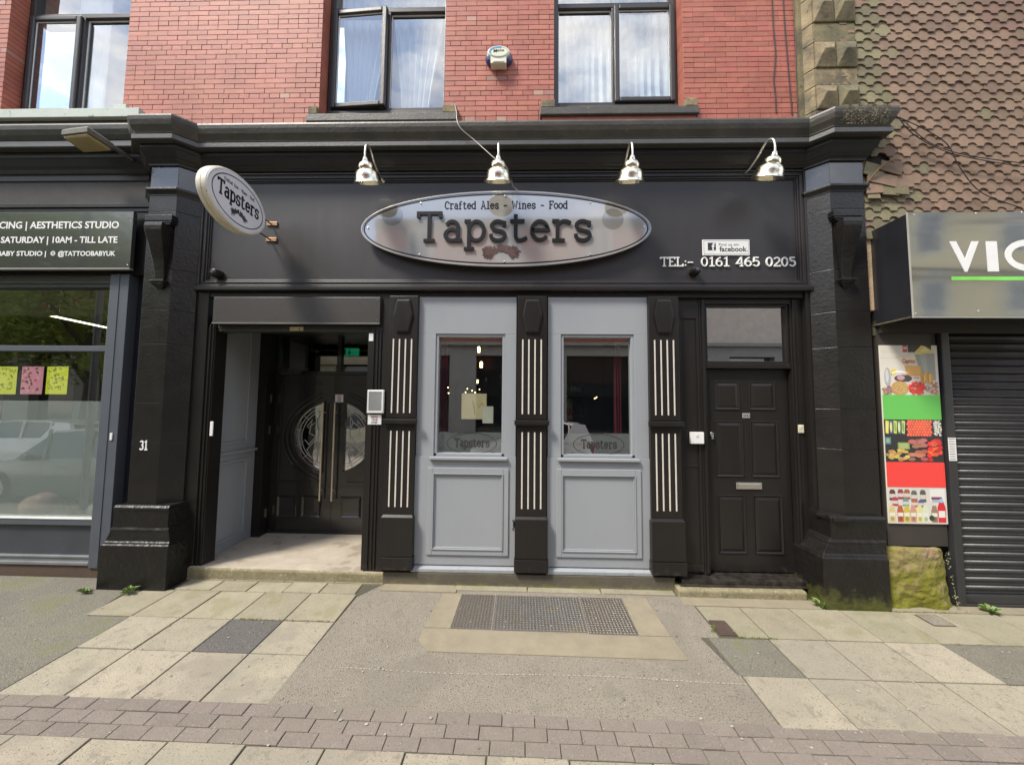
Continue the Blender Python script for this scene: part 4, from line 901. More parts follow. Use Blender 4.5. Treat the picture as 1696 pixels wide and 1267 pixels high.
# upstairs windows: frame, casements, panes, stone sill
def upwin(W, zs, vt, um, name_, open_left=False, right_case=False, par=None, pale=False, left_case=False):
    r = sub('upstairs_window', par); x0, x1 = W; Y = UY; z0 = zs; zT = PZ(um, vt, Y); z1 = ZTOP-.01; fw = .062; xm = PX(um, 110, Y)
    q = MB(); q.box(x0, x0+fw, Y, Y+.09, z0, z1); q.box(x1-.045, x1, Y, Y+.09, z0, z1); q.box(x0+fw+.0005, x1-.0455, Y, Y+.09, z0, z0+.045); q.box(x0+fw+.0005, x1-.0455, Y, Y+.09, zT-.03, zT+.03); q.box(xm-.03, xm+.03, Y, Y+.09, z0+.0455, zT-.0305); q.box(x0+fw+.0005, x1-.0455, Y, Y+.09, z1-.05, z1)
    q.build('frame', DKF, r, bevel=.006)
    q = MB(); q.box(x0+fw-.01, x1-.04, Y+.05, Y+.056, zT+.02, z1-.04); q.build('pane', GLU, r)
    def case(a, b, ca, opening=0):
        t = bpy.data.objects.new('casement', None)
        q = MB(); cw = .058
        q.box(a, a+cw, Y-.03, Y+.03, z0+.03, zT-.02); q.box(b-cw, b, Y-.03, Y+.03, z0+.03, zT-.02); q.box(a+cw+.0005, b-cw-.0005, Y-.03, Y+.03, z0+.03, z0+.03+cw); q.box(a+cw+.0005, b-cw-.0005, Y-.03, Y+.03, zT-.02-cw, zT-.02)
        o = q.build('casement', DKF, r, bevel=.012)
        q = MB(); q.box(a+cw-.008, b-cw+.008, Y+.0, Y+.006, z0+.03+cw-.008, zT-.02-cw+.008); g_ = q.build('pane', GLU, o)
        q = MB(); e = .007; A, B, Z0, Z1 = a+cw, b-cw, z0+.03+cw, zT-.02-cw
        q.box(A, A+e, Y-.006, Y-.0005, Z0, Z1); q.box(B-e, B, Y-.006, Y-.0005, Z0, Z1); q.box(A+e, B-e, Y-.006, Y-.0005, Z0, Z0+e); q.box(A+e, B-e, Y-.006, Y-.0005, Z1-e, Z1); q.build('glazing_seal', WHT, o)
        if opening:
            M = Matrix.Translation((a, Y, 0)) @ Matrix.Rotation(-opening, 4, 'Z') @ Matrix.Translation((-a, -Y, 0))
            o.matrix_local = M if 0 else o.matrix_local
            o.location = M.translation; o.rotation_euler = (0, 0, -opening)
            o.matrix_parent_inverse = Matrix.Identity(4); WM[o.name] = M
            for ch in (g_, [c_ for c_ in bpy.data.objects if c_.parent == o and c_.name.startswith('glazing')][0]): ch.matrix_parent_inverse = Matrix.Identity(4)
        return o
    def fixed(a, b):
        q = MB(); q.box(a-.01, b+.01, Y+.045, Y+.051, z0+.035, zT-.02); q.build('pane', GLU, r)
        q = MB(); e = .009; Z0, Z1 = z0+.0455, zT-.0305
        q.box(a, a+e, Y+.036, Y+.0445, Z0, Z1); q.box(b-e, b, Y+.036, Y+.0445, Z0, Z1); q.box(a+e, b-e, Y+.036, Y+.0445, Z0, Z0+e); q.box(a+e, b-e, Y+.036, Y+.0445, Z1-e, Z1); q.build('glazing_seal', WHT, r)
    if open_left or left_case: case(x0+.045, xm+.008, None, R(3.5) if open_left else 0)
    else: fixed(x0+fw, xm-.03)
    if right_case: case(xm-.008, x1-.03, None)
    else: fixed(xm+.03, x1-.045)
    return r
upwin(W1, 3.40, 17, 641, 'a', open_left=True, par=pub)
upwin(W2, 3.44, 9, 1018, 'b', right_case=True, par=pub)
for (ua, ub, vt, vb, W) in ((505, 756, 184, 200, W1), (895, 1160, 180, 189, W2)):
    xa, xb = PX(ua, 190, .05), PX(ub, 190, .05); zb_ = 3.01; zt_ = (3.40 if W is W1 else 3.44)
    zs0 = PZ(630, 200, .07) if W is W1 else PZ(1020, 189, .07)
    q = MB(); q.loft([[(xa, .30, zs0), (xa, .075, zs0), (xa, .07, zs0+.01), (xa, .07, zs0+.085), (xa, .11, zs0+.10), (xa, .30, zs0+.13)], [(xb, .30, zs0), (xb, .075, zs0), (xb, .07, zs0+.01), (xb, .07, zs0+.085), (xb, .11, zs0+.10), (xb, .30, zs0+.13)]])
    q.box(W[0], W[1], .285, .40, zs0+.12, zt_)
    q.build('window_sill', mat('painted_stone_sill_%d' % ua, (.05, .046, .042), .55, col2=(.08, .075, .06), nscale=9, bump=.8, bscale=40, speck=[(12, .68, (.2, .18, .11), .5)]), pub, bevel=.004)
    for c_, e_ in ((xa+.01, W[0]+.005), (W[1]-.005, xb-.01)):
        q = MB(); q.box(c_, e_, .085, .30, zs0+.101, zs0+.19); q.build('sill_stool', QST, pub, bevel=.006)
    q = MB(); q.box(xa+.02, xb-.02, .10, .14, 3.0, zs0-.0005); q.build('sill_bed', BR2, pub)
# ------------------------------------------------------------- pub interior and curtains
rm = sub('bar_room', pub)
q = MB()
q.box(-1.30, 1.62, 3.6, 3.7, -1.8, 1.2); q.box(-1.38, -1.30, .30, 3.7, -1.8, 1.2); q.box(1.62, 1.66, .41, 3.7, -1.8, 1.2); q.box(-1.38, 1.66, .41, 3.7, 1.2, 1.25); q.box(-1.38, 1.66, .41, 3.7, -1.86, -1.8); q.box(-1.415, 1.66, .2205, .30, -1.80, -1.0) ; q.build('room_wall', ROM, rm)
q = MB(); q.box(-.4, 1.3, 2.6, 3.1, -1.8, -.75); q.box(-.45, 1.35, 2.55, 3.15, -.75, -.70); q.build('bar_counter', mat('brown_bar_wood', (.10, .05, .03), .4), rm, bevel=.01)
q = MB(); q.box(-.2, 1.2, 3.3, 3.55, -.2, -.17); q.box(-.2, 1.2, 3.3, 3.55, .2, .23); q.build('back_shelf', MATS['brown_bar_wood'], rm)
q = MB(); random.seed(8)
for z in (-.17, .23):
    for k in range(16): q.lathe([(0, 0), (.035, 0), (.035, .16), (.012, .2), (.012, .26), (0, .26)], (-.1+.085*k, 3.42, z), 8)
tag(q.build('bottle', mat('dark_bottle_glass', (.03, .05, .02), .1, coat=1, rand=('island', .2, .5)), rm), kind='stuff')
q = MB(); q.box(2.0, 3.2, 1.0, 1.02, .3, 1.2); q.box(1.90, 2.99, .42, .44, -1.8, 1.2); q.build('hall_wall', mat('hall_wall', (.25, .22, .19), .8), rm)
q = MB(); q.box(-3.4, -1.42, 3.0, 3.1, -1.7, 1.2); q.box(-3.45, -3.40, 1.3, 3.1, -1.7, 1.2); q.box(-1.419, -1.385, .37, 3.1, -1.7, 1.2); q.box(-3.4, -1.42, 1.3, 3.1, 1.0, 1.05); q.build('lobby_wall', ROM, rm)
def curtain(name, x0, x1, y, z0, z1, m, label, amp=.03, folds=9, gather=None, grp=None):
    q = MB(); n = folds*8; rings = []
    for j in range(9):
        t = j/8; z = z1+(z0-z1)*t; r = []
        for i in range(n+1):
            s = i/n; x = x0+(x1-x0)*s
            if gather: x = x+(gather-x)*(.55*math.sin(t*1.5)**2)
            r.append((x, y+amp*math.sin(s*folds*6.283+.6*math.sin(t*2+s*9))*(.6+.4*t), z))
        rings.append(r)
    vs = [p for r in rings for p in r]; m_ = n+1
    fs = [(j*m_+i, j*m_+i+1, (j+1)*m_+i+1, (j+1)*m_+i) for j in range(8) for i in range(n)]
    q.add(vs, fs); o = q.build(name, m, smooth=True)
    sm = o.modifiers.new('s', 'SOLIDIFY'); sm.thickness = .002
    return tag(o, label, 'curtain', grp)
gr = 'white net curtains upstairs'
curtain('net_curtain', -2.25, -1.55, .49, 3.35, 5.3, NET, 'white net curtain behind the slightly open upstairs casement', .03, 7, gather=-2.05, grp=gr)
curtain('net_curtain', -1.62, -.9, .49, 3.35, 5.3, NET, 'white net curtain gathered behind the right pane of the window left of the alarm box', .035, 6, gather=-1.35, grp=gr)
curtain('net_curtain', .36, 1.06, .49, 3.35, 5.3, NET, 'white net curtain behind the fixed pane just right of the alarm box', .035, 8, grp=gr)
curtain('net_curtain', 1.08, 1.75, .49, 3.35, 5.3, NET, 'white net curtain behind the rightmost upstairs casement', .035, 7, grp=gr)
q = MB(); q.box(-2.6, 2.2, 1.3, 1.35, 2.9, 5.6); q.box(-6.6, -4.2, 1.3, 1.35, 2.9, 5.6); q.box(-7.2, 3.0, .41, 1.35, 2.85, 2.9); q.box(-7.2, 3.0, .41, 1.35, 5.6, 5.65); q.build('upstairs_room_wall', mat('pale_room_wall', (.32, .32, .33), .8), pub)
curtain('maroon_curtain', PX(725, 650, .3), PX(725, 650, .3)+.10, .33, -.5, .85, MAR, 'narrow maroon curtain at the left edge of the left grey window', .015, 3)
curtain('maroon_curtain', 1.02, 1.10, .33, -.5, .85, MAR, 'narrow maroon curtain at the right edge of the right grey window', .015, 3)
WRM = emit('warm_bulb', (1, .72, .28), 5)
def pendant(u, v, Y, s, label, grp='warm lamps hanging inside the bar'):
    x, z = P(u, v, Y); t = thing('pendant_lamp', label, 'lamp', (x, Y, z), grp)
    q = MB(); q.lathe([(0, -.5*s), (.22*s, -.5*s), (.24*s, .3*s), (.12*s, .5*s), (0, .5*s)], (x, Y, z), 12); q.build('bulb', WRM, t)
    q = MB(); q.tube([(x, Y, z+.5*s), (x, Y, 1.2)], .004, 5); q.build('flex', DKF, t)
pendant(793, 579, 1.6, .085, 'larger yellow pendant lamp seen at the top of the left grey window'); pendant(797, 604, 2.0, .095, 'yellow pendant lamp just below the topmost one in the left grey window')
pendant(791, 632, 2.6, .06, 'small warm pendant lamp in the middle of the left grey window')
x, z = P(781, 640, 2.4); t = thing('fairy_lights', 'cluster of tiny warm bulbs inside above the brown paper notice', 'lights', (x, 2.4, z)); random.seed(5)
for u, v in ((774, 644), (782, 647), (787, 650), (794, 645), (771, 650), (742, 642), (743, 651), (988, 658), (985, 660)):
    a = P(u, v, 2.4); q = MB(); q.lathe([(0, -.012), (.011, 0), (0, .012)], (a[0], 2.4, a[1]), 8); q.build('bulb', WRM, t)
q = MB(); q.tube([(P(742, 640, 2.42)[0], 2.42, z+.03), (P(775, 640, 2.42)[0], 2.42, z+.01), (P(794, 640, 2.42)[0], 2.42, z+.03)], .003, 5); q.build('wire', DKF, t)
def quadpaper(name, u0, v0, u1, v1, Y, m, label, cat, th=.0015):
    a, b = P(u0, v1, Y), P(u1, v0, Y); q = MB(); q.box(a[0], b[0], Y, Y+th, a[1], b[1]); return tag(q.build(name, m), label, cat), a, b
PAP = mat('brown_paper', (.80, .66, .42), .8, col2=(.72, .58, .36), nscale=9, bump=.6, bscale=12); PAW = mat('white_paper', (.85, .83, .70), .8)
o, a, b = quadpaper('paper_notice', 764, 652, 806, 694, .262, PAP, 'square brown paper notice taped inside the left grey window', 'notice')
q = MB(); q.ribbon([(a[0]+.12, b[1]-.08), (a[0]+.15, a[1]+.05)], .004, .2605, .2615); q.ribbon([(a[0]+.17, b[1]-.1), (a[0]+.19, b[1]-.15), (a[0]+.22, b[1]-.1), (a[0]+.24, b[1]-.14)], .003, .2605, .2615); q.build('pen_mark', INK, o)
quadpaper('paper_notice', 799, 673, 817, 701, .258, PAW, 'small crumpled white paper note beside the brown notice in the left grey window', 'notice')
# exit sign seen through the transom over the inner doors
x, z = P(579, 583, 2.0); ex = thing('exit_sign', 'green running-man exit sign hanging inside above the double doors', 'sign', (x, 2.0, z))
q = MB(); q.box(x-.14, x+.14, 2.0, 2.03, z-.06, z+.06); q.build('sign_face', emit('exit_green', (.02, .42, .2), .45), ex)
q = MB(); q.box(x-.14, x+.14, 2.0, 2.03, z+.061, z+.105); q.build('sign_housing', mat('grey_sign_housing', (.35, .36, .33), .5), ex)
q = MB(); q.ribbon([(x, z+.045), (x, z-.02)], .014, 1.997, 1.9995); q.ribbon([(x-.025, z), (x, z-.035), (x+.025, z)], .012, 1.9965, 1.999); q.box(x-.12, x-.06, 1.997, 1.9995, z-.045, z+.045); q.build('pictogram', mat('pale_pictogram', (.5, .65, .55), .5), ex)
for xx in (-.1, .1):
    q = MB(); q.tube([(x+xx, 2.015, z+.1), (x+xx, 2.015, 1.0)], .004, 5); q.build('hanger', DKF, ex)

# ------------------------------------------------------------- things fixed to the pub front
FY = .185
# oval name sign
oc, orr = (PX(836, 379, .10), PZ(836, 379, .10)), (1.557, .417)
ov = thing('oval_sign', 'large grey oval name sign with raised black typewriter lettering on the black fascia', 'sign', (oc[0], .12, oc[1]))
SG = mat('grey_acrylic_sign', (.30, .295, .285), .06, col2=(.32, .315, .305), coat=1.0, spec=1.0); SG.node_tree.nodes['Principled BSDF'].inputs['IOR'].default_value = 1.75
SG2 = mat('darker_grey_disc', (.22, .215, .205), .06, coat=1.0, spec=1.0); SG2.node_tree.nodes['Principled BSDF'].inputs['IOR'].default_value = 1.75  # grey a little darker than the sign face, for the two discs
q = MB(); q.ell(oc[0], oc[1], orr[0], orr[1], .100, .112, 96); q.build('face', SG, ov)
q = MB(); q.ring(oc[0], oc[1], orr[0]+.002, orr[1]+.002, .020, .094, .118, 96); q.build('rim', mat('silver_rim', (.42, .41, .40), .3, metal=.5), ov, bevel=.003)
q = MB(); q.ring(oc[0], oc[1], orr[0]-.027, orr[1]-.027, .015, .0985, .0998, 96); q.build('black_line', INK, ov)
q = MB(); put_type(q, 'Tapsters', PX(693, 400, .1), PZ(836, 399.5, .1), PX(983, 400, .1), .302, .080, .088, .138); q.build('main_lettering', INK, ov, bevel=.003, seg=2)
q = MB(); put_type(q, 'Tapsters', PX(693, 400, .1), PZ(836, 399.5, .1), PX(983, 400, .1), .302, .0885, .0995, .05); q.build('lettering_spacer', INK, ov)
q = MB(); put_type(q, 'Crafted Ales - Wines - Food', PX(737, 346, .1), PZ(836, 346, .1), PX(941, 346, .1), .080, .0985, .0998, .16); q.build('small_lettering', INK, ov)
q = MB(); random.seed(2)                                # knotted tap-rag emblem: two shaggy tufts joined by a twist
hx, hz = PX(830, 418, .1), PZ(830, 418, .1)
def tufts(q, hx, hz, s, y, yb, n=330):
    for i in range(n):
        sd = random.choice((-1, 1)); c0 = (hx+sd*random.uniform(.08, .15)*s, hz+random.uniform(-.03, .02)*s); a = random.uniform(-1.3, 1.3)
        l = random.uniform(.03, .075)*s; q.ribbon([c0, (c0[0]+sd*l*math.cos(a), c0[1]+l*math.sin(a))], .0055*s, y-.000012*i, yb)
    for i in range(60):
        t = random.uniform(-1, 1); z_ = hz+.035*s*(1-t*t)+random.uniform(-.02, .03)*s; q.ribbon([(hx+t*.11*s, z_-.02*s), (hx+t*.11*s+random.uniform(-.03, .03)*s, z_+.03*s)], .010*s, y-.00001*(i+n), yb)
tufts(q, hx, hz, .98, .097, .0998); q.build('emblem', mat('dark_brown_print', (.11, .06, .05), .4), ov)
q = MB(); 
for k in range(8):
    a_ = [0, 42, 62, 90, 118, 138, 180, 270][k]; a_ = [2, 52, 90, 128, 178, 232, 270, 308][k]
    q.lathe([(0, .090), (.008, .092), (.010, .0995)], (oc[0]+(orr[0]-.075)*math.cos(R(a_)), 0, oc[1]+(orr[1]-.055)*math.sin(R(a_))), 10, 'Y')
q.build('screw', CHR, ov)
for u_, v_ in ((650, 357), (1015, 363)): q = MB(); q.ell(PX(u_, v_, .1), PZ(u_, v_, .1), .115, .115, .0992, .0998, 40); q.build('grey_disc', SG2, ov)
q = MB(); q.box(oc[0]-1.2, oc[0]+1.2, .113, .184, oc[1]-.1, oc[1]+.1); q.build('stand_off', FAS, ov)

# swan-neck lamps
def swan():
    t = thing('sign_lamp', 'x', 'lamp', (0, 0, 0)); y0 = 0.0
    q = MB(); q.lathe([(0, -.030), (.012, -.030), (.020, -.022), (.036, -.016), (.042, -.008), (.043, 0)], (0, 0, 0), 20, 'Y'); q.build('rosette', mat('white_lamp_rosette', (.72, .70, .64), .3, metal=.3), t, smooth=True, local=True)
    q = MB(); q.tube(smoothpath([(0, -.02, 0), (0, -.09, .012), (0, -.20, .065), (0, -.27, .125), (0, -.335, .150), (0, -.385, .125), (0, -.405, .06), (0, -.405, -.02)], 6), .0105, 10); q.build('arm', BRS2, t, smooth=True, local=True)
    q = MB(); q.lathe([(0, 0), (.016, 0), (.020, -.012), (.026, -.028), (.028, -.036), (.046, -.044), (.062, -.064), (.069, -.088), (.067, -.106), (.066, -.110), (.084, -.122), (.098, -.145), (.106, -.175), (.110, -.205), (.120, -.226), (.124, -.232), (.118, -.232), (.102, -.195), (.09, -.15), (.06, -.12)], (0, 0, 0), 32); q.v = [tuple(Matrix.Rotation(R(24), 3, 'X') @ Vector((v[0]*1.18, v[1]*1.18, v[2]))+Vector((0, -.405, -.015))) for v in q.v]; q.build('shade', BRS, t, smooth=True, local=True)
    q = MB(); q.lathe([(0, -.21), (.03, -.205), (.042, -.18), (.034, -.15), (.018, -.13), (0, -.13)], (0, -.405, 0), 14); q.build('bulb', mat('unlit_bulb', (.7, .68, .6), .25), t, smooth=True, local=True)
    return t
BRS2 = mat('pale_metal_arm', (.75, .73, .66), .3, metal=.85, col2=(.6, .56, .46), nscale=20)
s0 = swan()
LB = ['leftmost brass swan-neck lamp, between the hanging sign and the oval sign', 'brass swan-neck lamp right above the middle of the oval sign, cable hanging over it', 'brass swan-neck lamp above the right end of the oval sign', 'rightmost brass swan-neck lamp, above the phone number']
for k, (u, v, rz) in enumerate(((633, 299, 0), (828, 297, 0), (1027, 297, 0), (1230, 291, 0))):
    o = s0 if k == 0 else copy_tree(s0)
    x, z = P(u, v, FY); o.location = (x, FY-.001, z); o.rotation_euler = (0, 0, R((-3, 1, 2, 11)[k])); tag(o, LB[k], 'lamp', 'brass swan-neck lamps over the name sign')
# loose cable from the sill to the middle lamp
q = MB(); pts = [(753, 172, .06), (756, 186, .04), (757, 200, -.08), (764, 214, -.09), (785, 232, -.07), (805, 250, -.15), (822, 265, -.20), (838, 276, -.24), (846, 296, -.12), (850, 309, .05), (858, 316, .09)]
q.tube(smoothpath([(P(u, v, Y)[0], Y, P(u, v, Y)[1]) for u, v, Y in pts], 5), .0045, 6); tag(q.build('loose_cable', mat('grey_cable', (.42, .40, .38), .5), smooth=True), 'thin pale cable looping from the window sill over the cornice down to the middle lamp', 'cable')

# alarm bell box
ax, az = P(826, 93, BY-.06); al = thing('alarm_box', 'oval white and blue alarm bell box on the brick between the upstairs windows', 'alarm', (ax, BY, az))
q = MB(); q.loft([[(ax+a_*math.cos(R(k*10)), y, az+c_*math.sin(R(k*10))) for k in range(36)] for y, a_, c_ in ((BY-.001, .150, .100), (BY-.03, .152, .103), (BY-.055, .143, .095), (BY-.07, .12, .08))]); q.build('back_case', mat('blue_plastic', (.035, .045, .16), .25, coat=.5), al, smooth=True)
q = MB(); q.loft([[(ax+a_*math.cos(R(k*10)), y, az+.022+c_*math.sin(R(k*10))) for k in range(36)] for y, a_, c_ in ((BY-.04, .128, .080), (BY-.075, .126, .078), (BY-.088, .115, .068), (BY-.09, .09, .05))]); q.box(ax-.086, ax+.086, BY-.085, BY-.001, az-.108, az-.02); q.box(ax-.06, ax+.06, BY-.092, BY-.0851, az-.10, az-.075); q.build('cover', mat('cream_plastic', (.78, .76, .62), .35), al, bevel=.006)
q = MB(); q.ring(ax, az+.022, .105, .060, .022, BY-.0915, BY-.0905, 40, R(70), R(200)); q.build('blue_swoosh', mat('blue_swoosh', (.12, .32, .55), .4), al)
q = MB(); q.ring(ax, az+.022, .105, .060, .008, BY-.0915, BY-.0905, 40, R(200), R(430)); q.build('green_swoosh', mat('pale_green', (.45, .62, .45), .4), al)
q = sans('M', ax-.055, az+.012, ax-.018, .034, BY-.0925, .001, .02); q2 = sans('ono', ax-.016, az+.022, ax+.060, .030, BY-.0925, .001, .01); join(q, q2).build('logo_lettering', INK, al)

# hanging oval sign, square to the wall
HXs, HYc, HZc = -2.74, -.357, 1.938; ra, rb, th = .378, .272, .10
hs_ = thing('hanging_sign', 'white oval projecting sign with black lettering and a dirty cream rim, left of the fascia', 'sign', (HXs-.05, HYc, HZc))
def ellx(q, a_, b_, xs, n=56): return q.loft([[(HXs+x, HYc+(a_+d)*math.cos(6.28318*k/n), HZc+(b_+d)*math.sin(6.28318*k/n)) for k in range(n)] for x, d in xs])
q = MB(); ellx(q, ra, rb, ((-th, -.02), (-th+.006, -.004), (-th+.02, 0), (-.052, 0), (-.050, -.006), (-.046, 0), (-.02, 0), (-.006, -.004), (0, -.02))); q.build('case', mat('dirty_cream_case', (.52, .46, .33), .5, col2=(.66, .62, .52), nscale=5, ncon=.2, speck=[(30, .66, (.12, .08, .04), .8), (12, .68, (.3, .22, .1), .6)]), hs_, smooth=True)
q = MB(); ellx(q, ra, rb, ((-.012, -.004), (.004, -.012), (.006, -.020), (.004, -.034))); q.build('white_rim', mat('white_rim', (.74, .73, .72), .35), hs_, smooth=True)
q = MB(); ellx(q, ra-.03, rb-.03, ((.0045, 0), (.0055, 0))); q.build('face', mat('white_sign_face', (.72, .71, .76), .3, col2=(.68, .67, .73)), hs_)
def onx(mb, m_, nm):                                    # lettering made in x,z is turned to face +x: text x runs towards the wall (+y)
    v = [(HXs+.0056-y, HYc+x, HZc+z) for x, y, z in mb.v]; o = MB(); o.add(v, mb.f); return o.build(nm, m_, hs_)
q = MB(); q.ring(0, 0, ra-.055, rb-.055, .009, -.0012, 0, 64); onx(q, INK, 'black_line')
q = MB(); put_type(q, 'Tapsters', -.255, -.035, .265, .128, -.0012, 0, .15); onx(q, INK, 'main_lettering')
q = MB(); put_type(q, 'Crafted Ales - Wines - Food', -.19, .115, .19, .032, -.0012, 0, .14); onx(q, mat('grey_print', (.12, .12, .13), .5), 'small_lettering')
q = MB(); random.seed(6); tufts(q, .0, -.125, .55, -.0012, 0, 90); onx(q, mat('dark_grey_print', (.05, .05, .05), .5), 'emblem')
BRZ = mat('bronze_bracket', (.42, .24, .12), .4, metal=.7, col2=(.2, .12, .08))
for zz in (.06, -.12):
    q = MB(); q.box(HXs-.10, HXs+.02, .170, .184, HZc+zz-.022, HZc+zz+.022); q.box(HXs-.06, HXs-.045, HYc+ra-.03, .170, HZc+zz-.006, HZc+zz+.006); q.build('bracket', BRZ, hs_, bevel=.002)
q = MB(); q.tube(smoothpath([(HXs-.08, -.05, HZc-.16), (HXs-.15, 0.05, HZc-.25), (HXs-.25, .1, HZc-.28), (-3.2, .12, HZc-.1)], 5), .005, 6)

# plaque and phone number
FRY = .1845
px0, pz0 = P(1163, 424, FRY); px1, pz1 = P(1240, 398, FRY)
pq = thing('social_media_plaque', 'small white rectangular plaque with a square logo, above the phone number', 'plaque', ((px0+px1)/2, FRY, pz0))
q = MB(); q.box(px0, px1, FRY-.014, FRY-.0005, pz0, pz1); q.build('plate', WHT, pq, bevel=.003)
q = MB(); e = .003; A, B, C_, D_ = px0+.012, px1-.012, pz0+.012, pz1-.012
q.box(A, B, FRY-.0152, FRY-.0145, D_-e, D_); q.box(A, B, FRY-.0152, FRY-.0145, C_, C_+e); q.box(A, A+e, FRY-.0152, FRY-.0145, C_+e, D_-e); q.box(B-e, B, FRY-.0152, FRY-.0145, C_+e, D_-e); q.build('border_line', mat('grey_line', (.25, .25, .25), .5), pq)
w_ = px1-px0; h_ = pz1-pz0
q = MB(); q.box(px0+.055, px0+.14, FRY-.0152, FRY-.0145, pz0+.055, pz1-.035); q.build('logo_square', mat('charcoal_print', (.03, .03, .035), .4), pq)
sans('f', px0+.095, pz0+.052, px0+.132, .085, FRY-.0165, .001, .02).build('logo_letter', WHT, pq)
join(sans('facebook', px0+.178, pz0+.042, px1-.035, .058, FRY-.0158, .001, .012), sans('.', px1-.031, pz0+.042, px1-.024, .058, FRY-.0158, .001)).build('plaque_lettering', MATS['charcoal_print'], pq)
sans('Find us on:', px0+.172, pz0+.105, px1-.11, .030, FRY-.0158, .001).build('plaque_small_lettering', mat('grey_print2', (.2, .2, .2), .5), pq)
pn = thing('phone_number_lettering', 'raised white typewriter lettering of the telephone number, low on the fascia at the right', 'lettering', (PX(1205, 442, FRY), FRY, PZ(1205, 442, FRY)))
for txt, ua, ub in (('TEL:-', 1093, 1147), ('0161', 1160, 1207), ('465', 1218, 1257), ('0205', 1267, 1316.5)):
    q = MB(); put_type(q, txt, PX(ua, 435, FRY)+.004, PZ((ua+ub)/2, 441.5, FRY), PX(ub, 435, FRY)+.012, .092, FRY-.016, FRY-.0005, .15); q.build('lettering', WLT, pn, bevel=.002, seg=1)
# round black fittings, small boxes
def knob(u, v, label):
    x, z = P(u, v, .15); t = thing('round_fitting', label, 'fitting', (x, .15, z), 'round black fittings on the lower fascia edge')
    q = MB(); q.lathe([(0, -.075), (.020, -.075), (.036, -.068), (.046, -.045), (.050, -.01), (.050, .034)], (x, .15, z), 20, 'Y'); q.build('housing', BLK, t, smooth=True)
    q = MB(); q.lathe([(0, -.079), (.014, -.079), (.018, -.0755)], (x, .15, z), 14, 'Y'); q.build('lens', mat('dark_lens', (.05, .05, .055), .1, coat=1) if 'dark_lens' not in MATS else MATS['dark_lens'], t)
knob(360.5, 454, 'round black fitting at the lower left corner of the fascia'); knob(1150.5, 450, 'round black fitting under the telephone lettering')
def sbox(name, u0, v0, u1, v1, Y, th, m, label, cat, extra=None):
    a, b = P(u0, v1, Y), P(u1, v0, Y); t = thing(name, label, cat, ((a[0]+b[0])/2, Y, a[1]))
    q = MB(); q.box(a[0], b[0], Y-th, Y-.0005, a[1], b[1]); q.build('case', m, t, bevel=min(.005, th*.4)); 
    if extra: extra(t, a, b, Y-th)
    return t
def nb(t, a, b, y):
    c = ((a[0]+b[0])/2, (a[1]+b[1])/2); q = MB(); q.box(a[0]+.022, b[0]-.022, y-.004, y-.0002, a[1]+.028, b[1]-.022); q.build('grey_sheet', mat('grey_board_sheet', (.26, .265, .26), .5), t)
    q = MB(); w2 = .012
    q.box(a[0]+.008, b[0]-.008, y-.008, y-.0005, b[1]-.022, b[1]-.006); q.box(a[0]+.008, b[0]-.008, y-.008, y-.0005, a[1]+.006, a[1]+.026); q.box(a[0]+.006, a[0]+.021, y-.008, y-.0005, a[1]+.0265, b[1]-.0225); q.box(b[0]-.021, b[0]-.006, y-.008, y-.0005, a[1]+.0265, b[1]-.0225); q.build('white_rim', WHT, t, bevel=.002)
sbox('menu_case', 608.5, 646, 637.5, 684.5, .14, .02, WHT, 'white framed menu case with grey sheet, on the jamb right of the entrance', 'notice', nb)
RED = mat('red_print', (.60, .05, .03), .5)
def mind(t, a, b, y):
    w2, h2 = b[0]-a[0], b[1]-a[1]
    for i, (s, m_) in enumerate((('MIND', RED), ('YOUR', INK), ('STEP', INK))):
        sans(s, a[0]+w2*.27, a[1]+h2*(.68-.29*i), b[0]-w2*.27, h2*.2, y-.001, .0008, .02).build('notice_lettering', m_, t)
sbox('step_warning_notice', 609, 687, 632, 703, .14, .003, WHT, 'small white mind your step notice below the menu case', 'notice', mind)
sbox('step_warning_notice', 555, 653.5, 569, 666, IY-.012, .003, WHT, 'small white mind your step notice on the right leaf of the double door', 'notice', mind)
sbox('small_white_sticker', 611, 552.5, 619, 565, .155, .003, WHT, 'tiny white sticker at the top of the right entrance jamb', 'sticker')
sbox('white_contact_strip', 348, 698, 354.5, 722, .17, .012, WHT, 'narrow upright white strip on the left entrance jamb', 'sensor')
def yel(t, a, b, y):
    for i in range(2): sans('STOP', a[0]+.02, a[1]+.006, b[0]-.02, .012, y-.001, .0008).build('x', INK, t) if 0 else None
    q = MB(); random.seed(1)
    for i in range(9): x = a[0]+.01+(b[0]-a[0]-.02)*random.random(); q.box(x, x+.008, y-.001, y-.0001, a[1]+.008+random.random()*.012, a[1]+.012+random.random()*.014)
    q.build('fine_print', INK, t)
sbox('yellow_sticker', 480, 541.5, 502.5, 548, .20, .003, mat('yellowed_label', (.62, .55, .30), .5), 'yellowed label with fine print on the shutter bar above the entrance', 'sticker', yel)
def dt(t, a, b, y):
    q = MB(); q.lathe([(0, y-.003), (.014, y-.003), (.016, y-.0002)], ((a[0]+b[0])/2, 0, (a[1]+b[1])/2+.02), 14, 'Y'); q.build('button', mat('offwhite_button', (.66, .66, .62), .3) if 'offwhite_button' not in MATS else MATS['offwhite_button'], t)
sbox('door_entry_box', 1142, 715.5, 1163.5, 734.5, .20, .035, WHT, 'square white plastic box on the board left of the side door', 'box', dt)
CRM = mat('cream_plastic_box', (.66, .62, .42), .4)
sbox('bell_push', 1320, 703.5, 1329.5, 717, .205, .018, CRM, 'small cream bell push on the frame right of the side door', 'bell', dt)
